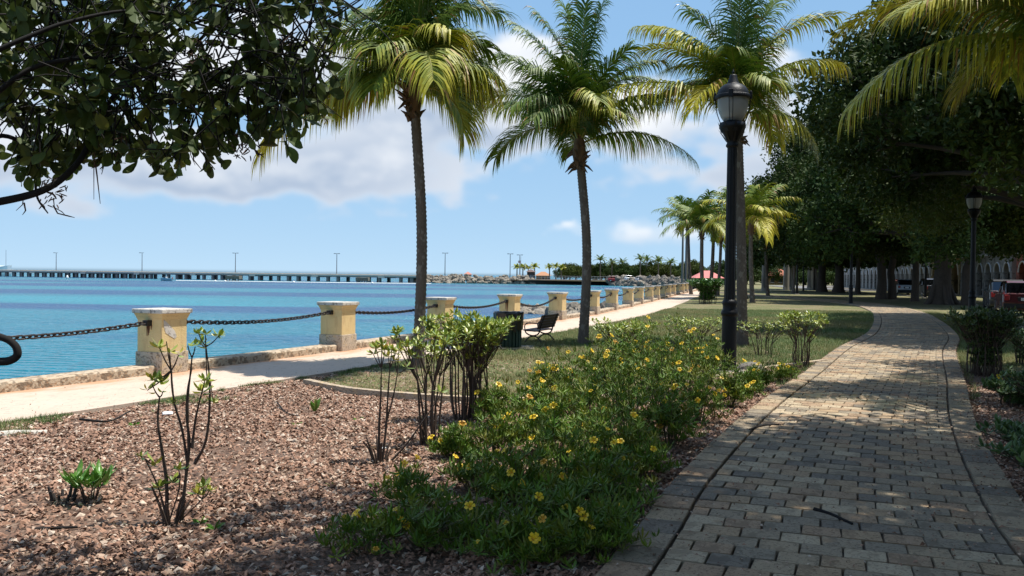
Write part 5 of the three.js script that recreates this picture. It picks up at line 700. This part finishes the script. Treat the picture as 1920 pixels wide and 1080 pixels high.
  rocks('rock_ledge', 'low flat rocky ledge in the shallows beside the seawall', [[V(0, 0, -72), 0.35, 2.5], [V(4, 0, -71), 0.55, 4], [V(9, 0, -66), 0.7, 5], [V(10.5, 0, -60), 0.7, 4]], 200, 0.22, 0.6, false, 1903);
  // quay and its sheds
  const q = thing('far_quay', XD(1065, 300, SEA), 'low dark quay wall with a white railing on the far shore', 'quay'); mesh('wall', bx(27, 2.2, 3, 0.05), std([0.07, 0.06, 0.055], 0.95), q).position.set(0, 0.3, 0); mesh('deck_edge', bx(27.2, 0.35, 3.2, 0.05), std([0.30, 0.24, 0.20], 0.9), q).position.set(0, 1.57, 0); for (let k = 0; k < 27; k++) mesh('railing_post', new THREE.CylinderGeometry(0.04, 0.04, 1.2, 5), std([0.5, 0.5, 0.52], 0.6), q).position.set(-13 + k, 2.3, 1); for (const y of [2.35, 2.9]) mesh('rail', bx(26.4, 0.06, 0.06, 0.01), std([0.5, 0.5, 0.52], 0.6), q).position.set(0, y, 1);
  const hut = thing('pier_hut', XD(877, 312, SEA + 1.2), 'tiny hut with red pyramid roof on the breakwater', 'hut'); mesh('wall', bx(2.4, 1.9, 2.4, 0.05), std([0.42, 0.30, 0.26], 0.9), hut).position.y = 0.95; mesh('roof', new THREE.ConeGeometry(2.1, 1.0, 4), std([0.40, 0.16, 0.12], 0.9), hut).position.y = 2.4; mesh('window', bx(0.8, 0.8, 0.1, 0.02), std([0.04, 0.05, 0.06], 0.3), hut).position.set(0, 1.1, 1.22); hut.children[1].rotation.y = Math.PI / 4;
  const pg = thing('pergola', XD(857, 312, SEA + 1.2), 'small open metal shelter frame beside the red roofed hut', 'shelter'); for (const x of [-1.7, -0.6, 0.6, 1.7]) mesh('post', bx(0.12, 1.7, 0.12, 0.02), mPole, pg).position.set(x, 0.85, 0); mesh('roof_beam', bx(4, 0.15, 1.5, 0.02), mPole, pg).position.y = 1.75;
  const fl = thing('flagpole', XD(976, 315, SEA + 1.3), 'flagpole with a small red and white flag', 'flagpole'); mesh('pole', new THREE.CylinderGeometry(0.05, 0.07, 8.5, 6), mPole, fl).position.y = 4.2; const fg = mesh('flag', new THREE.BoxGeometry(1.0, 0.8, 0.04), std([0.75, 0.75, 0.75], 0.8), fl); fg.position.set(-0.5, 6.6, 0); mesh('red_stripe', new THREE.BoxGeometry(1.0, 0.3, 0.06), std([0.5, 0.06, 0.05], 0.8), fg).position.y = -0.2;
  const house = (name, p, w, h, d, wall, roof, lab, win = 2) => { const H = thing(name, p, lab, 'building'); new MB().box(0, h / 2, 0, w, h, d).build('wall', std(wall, 0.9, { map: rep(capTex, 0.3) }), H); const rf = new MB(), e = 0.5, a = V(-w / 2 - e, h, d / 2 + e), b = V(w / 2 + e, h, d / 2 + e), c = V(w / 2 + e, h, -d / 2 - e), f = V(-w / 2 - e, h, -d / 2 - e), g1 = V(-w / 2 + d * 0.4, h + d * 0.32, 0), g2 = V(w / 2 - d * 0.4, h + d * 0.32, 0); rf.quad(a, b, g2, g1); rf.quad(c, f, g1, g2); rf.tri(b, c, g2); rf.tri(f, a, g1); rf.quad(f, c, b, a); rf.build('roof', std(roof, 0.85), H); for (let k = 0; k < win; k++) { const x = (k + 0.5) / win * w - w / 2; const q = mesh('window', bx(w / win * 0.45, h * 0.4, 0.12, 0.02), std([0.03, 0.035, 0.04], 0.25), H); q.position.set(x, h * 0.55, d / 2 + 0.05); mesh('frame', bx(w / win * 0.5, 0.12, 0.2, 0.02), std([0.6, 0.58, 0.55], 0.8), q).position.y = -h * 0.22; } return H; };
  house('waterfront_house', XD(1018, 324, -0.6), 5, 2.2, 4.5, [0.5, 0.37, 0.22], [0.38, 0.19, 0.10], 'orange roofed waterfront building among the short yellow palms', 3);
  house('gatehouse', XD(995, 304, SEA + 1.6), 2.6, 2.6, 3, [0.10, 0.085, 0.08], [0.12, 0.08, 0.07], 'small dark brown box building at the quay corner', 1);
  house('pink_roof_building', XD(1325, 190, -0.3), 5.4, 1.8, 5, [0.40, 0.27, 0.13], [0.50, 0.17, 0.15], 'low building with a pink red roof beyond the palm clump', 3);
  house('ochre_building', XD(1456, 230, -0.3), 6, 2.6, 6, [0.58, 0.40, 0.20], [0.4, 0.14, 0.08], 'ochre building seen between the royal palm trunks', 3);
  // far trees and palms behind the quay
  const r = rng(2001);
  for (let k = 0; k < 26; k++) { const x = k < 23 ? 1056 + k * 11.5 + 8 * r() : 1300 + (k - 23) * 50, d = k < 23 ? 325 + 30 * r() - k * 1.2 : 250; shadeTree({ name: 'shore_tree', seed: 2100 + k, base: XD(x, d, -0.1), r: 0.25, fork: 1.8, lobes: lobesAt(2200 + k, 9, 2.8 + r(), 1.6, 5.4 + 1.2 * r(), 1.3, 2.0), per: 13, scale: 0.9, clump: gClumpFar, mat: k % 3 ? mTree2 : mTree3, label: 'rounded green tree on the far shore behind the quay', group: 'trees on the far shore' }); }
  for (let k = 0; k < 14; k++) shadeTree({ name: 'park_tree', seed: 2300 + k, base: XD(1372 + k * 19 + 10 * r(), 205 + 40 * r(), -0.1), r: 0.3, fork: 1.6, lobes: lobesAt(2330 + k, 10, 3.4, 1.2, 5.5, 1.5, 2.2), per: 11, scale: 1.0, clump: gClumpFar, mat: k % 2 ? mTree : mTree3, label: 'low dark green tree closing the view beyond the far tree trunks', group: 'low trees at the far end of the park' });
  const farPalm = (x, y, d, short) => { const b = XD(x, d, -0.1), top = At(x, y, d), p = thing(short ? 'short_palm' : 'shore_palm', b, short ? 'short yellowing palm beside the orange roofed waterfront building' : 'tall palm rising above the trees of the far shore', 'palm tree', short ? 'short palms at the quay' : 'tall palms on the far shore'), h = top.y - b.y; mesh('trunk', new THREE.CylinderGeometry(0.18, 0.26, h, 7), mTrunk, p).position.y = h / 2; for (let k = 0; k < 11; k++) { const e = lerp(1.1, -0.3, k / 11), a = k * 2.4 + x, L = short ? 2.1 : 2.7, m = mesh('frond', frondGeo(V(Math.cos(a) * Math.cos(e), Math.sin(e), Math.sin(a) * Math.cos(e)).multiplyScalar(L), lerp(0.7, 1.9, k / 11), short ? 0.55 : 0.12, Math.round(x * 7 + k), { pairs: 9, leaf: 0.9, width: 0.26, rachis: 0.07 }), mFrond, p); m.position.y = h; } };
  [[1125, 489, 320], [1147, 495, 318], [1166, 494, 325], [1200, 488, 305], [1212, 490, 310], [1234, 492, 300], [1257, 495, 300]].forEach(a => farPalm(...a, false));
  [[969, 504, 318], [980, 503, 316], [990, 505, 320], [1002, 502, 318], [1030, 503, 316], [1042, 502, 318], [1052, 504, 316]].forEach(a => farPalm(...a, true));
}

// ================================================================= STREET: ROAD, CARS, BUILDINGS
const SU = V(0.208, 0, -0.978).normalize(), SN = V(0.978, 0, 0.208).normalize(), SO = V(22.4, 0, -42);      // along the house fronts, across the street
const street = (s, n, y = 0) => SO.clone().addScaledVector(SU, s).addScaledVector(SN, n).setY(y);
{
  const near = dense([[6, 2], [14.8, 24], [22.1, 41], [29.8, 57], [34.8, 72], [39, 90], [42.5, 110], [48, 150], [57, 200]], 4), off = n => offsetLine(near, n), cap = m => rep(capTex, m);
  const asph = tex(256, 256, (u, v) => { const a = nz(u, v, 30, 4, 2301); return mix3([0.10, 0.10, 0.10], [0.19, 0.185, 0.18], a); });
  tag(strip(off(0.15), off(7.2), 0.02).build('road', std([1, 1, 1], 0.9, { map: rep(asph, 0.4, 3) })), null, null, null, 'structure');
  tag(strip(off(7.4), off(16), 0.11).build('pavement', std([0.40, 0.38, 0.35], 0.9, { map: cap(0.4) })), null, null, null, 'structure');
  const kb = new THREE.BoxGeometry(0.2, 0.2, 1), mk = std([0.55, 0.52, 0.46], 0.9, { map: cap(0.5) }), kr = thing('street_kerb', null); kr.userData.kind = 'structure';
  for (const n of [0.05, 7.3]) { const l = off(n), c = new THREE.CatmullRomCurve3(l.map(([x, d]) => V(x, 0.04, -d))), L = c.getLength(); for (let t = 0; t < L - 60; t += 2) { const p = c.getPointAt((t + 1) / L), g = c.getTangentAt((t + 1) / L), m = mesh('kerb_stone', kb, mk, kr); m.scale.z = 1.97; m.position.copy(p); m.rotation.y = Math.atan2(g.x, g.z); } }
}
function makeCar(label, paint, tall = 1) {                    // front towards local +x
  const C = thing('parked_car', V(0, 0, 0), label, 'car', 'cars parked in the street'), m = new THREE.MeshPhysicalMaterial({ color: new THREE.Color().setRGB(...paint), roughness: 0.35, clearcoat: 1, clearcoatRoughness: 0.06 }), gl = new THREE.MeshPhysicalMaterial({ color: 0x0a0c10, roughness: 0.06, clearcoat: 1 }), bk = std([0.012, 0.012, 0.013], 0.7), ch = std([0.55, 0.55, 0.57], 0.25, { metalness: 0.9 });
  const ext = (pts, w, bev) => { const s = new THREE.Shape(); s.moveTo(...pts[0]); s.splineThru ? pts.slice(1).forEach(p => s.lineTo(...p)) : 0; s.closePath(); const g = new THREE.ExtrudeGeometry(s, { depth: w - 2 * bev, bevelEnabled: true, bevelSize: bev, bevelThickness: bev, bevelSegments: 3 }); g.translate(0, 0, -(w - 2 * bev) / 2); return g; };
  const T = tall;
  mesh('body', ext([[-2.12, 0.36], [-2.16, 0.62], [-2.1, 0.98 * T], [-1.9, 1.04 * T], [0.75, 1.02 * T], [1.25, 0.98 * T], [2.0, 0.82 * T], [2.16, 0.66], [2.15, 0.36], [1.75, 0.26], [-1.75, 0.26]], 1.78, 0.07), m, C);
  mesh('cabin', ext([[-2.0, 1.0 * T], [-1.72, 1.48 * T], [-1.4, 1.57 * T], [0.05, 1.57 * T], [0.35, 1.52 * T], [1.15, 1.0 * T]], 1.52, 0.06), gl, C);
  mesh('roof', ext([[-1.66, 1.53 * T], [-1.42, 1.61 * T], [0.05, 1.61 * T], [0.36, 1.54 * T]], 1.42, 0.05), m, C);
  for (const z of [-0.76, 0.76]) for (const [a, b] of [[[-1.95, 1.02 * T], [-1.62, 1.53 * T]], [[-0.45, 1.02 * T], [-0.5, 1.55 * T]], [[1.15, 1.0 * T], [0.36, 1.52 * T]]]) { mesh('pillar', new MB().tube([V(a[0], a[1], z), V(b[0], b[1], z * 0.93)], 0.045, 5).build(null, null), m, C); }
  for (const x of [-1.32, 1.36]) for (const z of [-0.82, 0.82]) { const w = mesh('wheel', lathe([[0.2, -0.1], [0.32, -0.1], [0.345, -0.06], [0.345, 0.06], [0.32, 0.1], [0.2, 0.1]], 22), bk, C); w.rotation.x = Math.PI / 2; w.position.set(x, 0.345, z); const rim = mesh('rim', lathe([[0, 0.07], [0.06, 0.09], [0.19, 0.075], [0.21, 0.1], [0.21, -0.1], [0.19, -0.075], [0.06, -0.09], [0, -0.07]], 16), ch, w); void rim; }
  for (const z of [-0.72, 0.72]) { const t = mesh('tail_light', bx(0.12, 0.26, 0.22, 0.03), std([0.28, 0.01, 0.01], 0.2), C); t.position.set(-2.16, 0.86 * T, z); const h = mesh('headlight', bx(0.14, 0.14, 0.34, 0.04), std([0.6, 0.6, 0.62], 0.15), C); h.position.set(2.1, 0.74, z * 0.92); const mi = mesh('mirror', bx(0.12, 0.14, 0.2, 0.04), m, C); mi.position.set(0.85, 1.08 * T, z * 1.32); }
  mesh('bumper', bx(0.14, 0.24, 1.74, 0.05), bk, C).position.set(-2.18, 0.46, 0); mesh('number_plate', bx(0.03, 0.13, 0.34, 0.006), std([0.55, 0.58, 0.6], 0.5), C).position.set(-2.235, 0.8 * T, 0); mesh('plate_recess', bx(0.04, 0.2, 0.6, 0.01), bk, C).position.set(-2.2, 0.8 * T, 0);
  return C;
}
{
  const put = (c, x, d, h) => { c.position.set(x, 0.025, -d); c.rotation.y = Math.PI / 2 - h; };
  put(makeCar('dark red hatchback car parked with its rear towards the hedge', [0.07, 0.004, 0.007], 0.96), 24.0, 41.6, 0.42);
  put(makeCar('dark grey car parked just ahead of the red hatchback', [0.03, 0.032, 0.036], 1), 26.6, 47.5, 0.42);
  put(makeCar('black car parked in the street behind the dark tree trunks', [0.012, 0.012, 0.014], 1.05), 38.0, 80, 0.25); put(makeCar('silver grey car parked far along the street', [0.25, 0.26, 0.27], 1), 40.8, 92, 0.22);
  const far = [[1152, [0.45, 0.03, 0.03], 'small red car parked on the far shore above the rocks'], [1183, [0.75, 0.75, 0.75], 'white van parked on the far shore above the rocks'], [1204, [0.7, 0.7, 0.72], 'white car parked by the far shore trees']]; far.forEach(([x, p, lab], i) => { const c = makeCar(lab, p, i === 1 ? 1.25 : 1); c.userData.group = 'cars on the far shore'; c.position.copy(XD(x, 284 - i * 3, -0.06)); c.rotation.y = i * 0.2; });
}
function facade(o) {                                          // wall along the street, openings cut through it
  const B = thing('street_building', street(o.s + o.w, o.n, 0.1), o.label, 'building', 'old buildings across the street'); B.rotation.y = Math.atan2(0.978, 0.208) + Math.PI;      // local x along the street, local +z towards the park
  const sh = new THREE.Shape([[0, 0], [o.w, 0], [o.w, o.h], [0, o.h]].map(p => new THREE.Vector2(...p)));
  const wallM = std(o.wall, 0.9, { map: rep(capTex, 0.25) }), trim = std(o.trim, 0.85), dark = std([0.03, 0.03, 0.035], 0.6), pane = new THREE.MeshPhysicalMaterial({ color: 0x0b0e12, roughness: 0.08 });
  for (const [x, w, h] of o.arches) { const p = new THREE.Path(); p.moveTo(x - w / 2, 0.02); p.lineTo(x + w / 2, 0.02); p.lineTo(x + w / 2, h - w / 2); p.absarc(x, h - w / 2, w / 2, 0, Math.PI, false); p.lineTo(x - w / 2, 0.02); sh.holes.push(p); }
  for (const [x, y, w, h] of o.wins) { const p = new THREE.Path(); p.moveTo(x - w / 2, y); p.lineTo(x + w / 2, y); p.lineTo(x + w / 2, y + h); p.lineTo(x - w / 2, y + h); p.closePath(); sh.holes.push(p); }
  mesh('wall', new THREE.ExtrudeGeometry(sh, { depth: 0.4, bevelEnabled: false, curveSegments: 10 }), wallM, B);
  mesh('back_wall', new THREE.BoxGeometry(o.w, o.h, 0.2), std(o.wall.map(c => c * 0.9), 0.9), B).position.set(o.w / 2, o.h / 2, -3.2); mesh('floor_slab', new THREE.BoxGeometry(o.w, 0.25, 3.2), trim, B).position.set(o.w / 2, 3.9, -1.6);
  for (const x of [0.1, o.w - 0.1]) mesh('end_wall', new THREE.BoxGeometry(0.2, o.h, 3), wallM, B).position.set(x, o.h / 2, -1.6);
  o.arches.forEach(([x, w, h], i) => { const a = mesh('door', new THREE.BoxGeometry(w * 0.6, h * 0.72, 0.08), dark, B); a.position.set(x, h * 0.36, -3.05); if (i % 2 === 0) mesh('door_frame', new THREE.BoxGeometry(w * 0.7, 0.12, 0.14), trim, a).position.y = h * 0.38; const r = new MB(), P = []; for (let k = 0; k <= 12; k++) { const t = k / 12 * Math.PI; P.push(V(x + Math.cos(t) * (w / 2 + 0.06), h - w / 2 + Math.sin(t) * (w / 2 + 0.06), 0.42)); } r.tube(P, 0.07, 5); r.build('arch_moulding', trim, B); });
  for (const [x, y, w, h] of o.wins) { const f = mesh('window', new THREE.BoxGeometry(w, h, 0.06), pane, B); f.position.set(x, y + h / 2, 0.12); mesh('mullion', new THREE.BoxGeometry(0.07, h, 0.1), trim, f); mesh('sill', new THREE.BoxGeometry(w + 0.3, 0.12, 0.25), trim, f).position.set(0, -h / 2 - 0.06, 0.32); for (const s of [-1, 1]) mesh('shutter', new THREE.BoxGeometry(w * 0.45, h, 0.05), std(o.shutter, 0.8), f).position.set(s * w * 0.76, 0, 0.34); }
  mesh('cornice', new THREE.BoxGeometry(o.w + 0.3, 0.3, 0.7), trim, B).position.set(o.w / 2, o.h + 0.15, 0.2); mesh('string_course', new THREE.BoxGeometry(o.w, 0.18, 0.16), trim, B).position.set(o.w / 2, 4.05, 0.48);
  const rf = new MB(); rf.quad(V(-0.3, o.h + 0.3, 0.8), V(o.w + 0.3, o.h + 0.3, 0.8), V(o.w + 0.3, o.h + 1.9, -3), V(-0.3, o.h + 1.9, -3)); rf.quad(V(-0.3, o.h + 1.9, -3), V(o.w + 0.3, o.h + 1.9, -3), V(o.w + 0.3, o.h + 0.3, -6.5), V(-0.3, o.h + 0.3, -6.5)); rf.build('roof', std([0.35, 0.10, 0.06], 0.9, { side: THREE.DoubleSide }), B);
  return B;
}
{
  const arc = (w, n, aw, h) => Array.from({ length: n }, (_, i) => [(i + 0.5) * w / n, aw, h]), win = (w, n, y, ww, h) => Array.from({ length: n }, (_, i) => [(i + 0.5) * w / n, y, ww, h]);
  facade({ s: 42, n: 15, w: 16, h: 7.6, wall: [0.44, 0.46, 0.50], trim: [0.48, 0.50, 0.53], shutter: [0.10, 0.14, 0.2], arches: arc(16, 6, 1.7, 3.2), wins: win(16, 6, 4.7, 0.9, 1.7), label: 'grey white arcaded building with a row of round arches across the street' });
  facade({ s: 58.4, n: 15, w: 12, h: 7.2, wall: [0.58, 0.46, 0.27], trim: [0.62, 0.56, 0.45], shutter: [0.12, 0.2, 0.14], arches: arc(12, 3, 3.0, 3.6), wins: win(12, 4, 4.6, 1.0, 1.7), label: 'yellow building with one wide dark arch across the street' });
  facade({ s: 70.8, n: 15, w: 22, h: 8, wall: [0.52, 0.52, 0.53], trim: [0.64, 0.64, 0.62], shutter: [0.16, 0.16, 0.18], arches: arc(22, 8, 1.5, 3.1), wins: win(22, 8, 4.8, 0.9, 1.8), label: 'long pale building with tall dark doorways beyond the slim tree trunks' });
  facade({ s: 25.4, n: 15, w: 15.4, h: 7.4, wall: [0.48, 0.16, 0.12], trim: [0.6, 0.55, 0.5], shutter: [0.5, 0.5, 0.48], arches: arc(15.4, 5, 1.8, 3.2), wins: win(15.4, 5, 4.6, 0.9, 1.7), label: 'red painted arcaded building just past the parked red car' });
  facade({ s: 93.5, n: 15, w: 50, h: 8, wall: [0.5, 0.5, 0.5], trim: [0.6, 0.6, 0.6], shutter: [0.2, 0.2, 0.2], arches: arc(40, 12, 1.7, 3.2), wins: win(40, 12, 4.7, 0.9, 1.7), label: 'very long grey building closing the far end of the street' });
}

renderer.render(scene, camera);
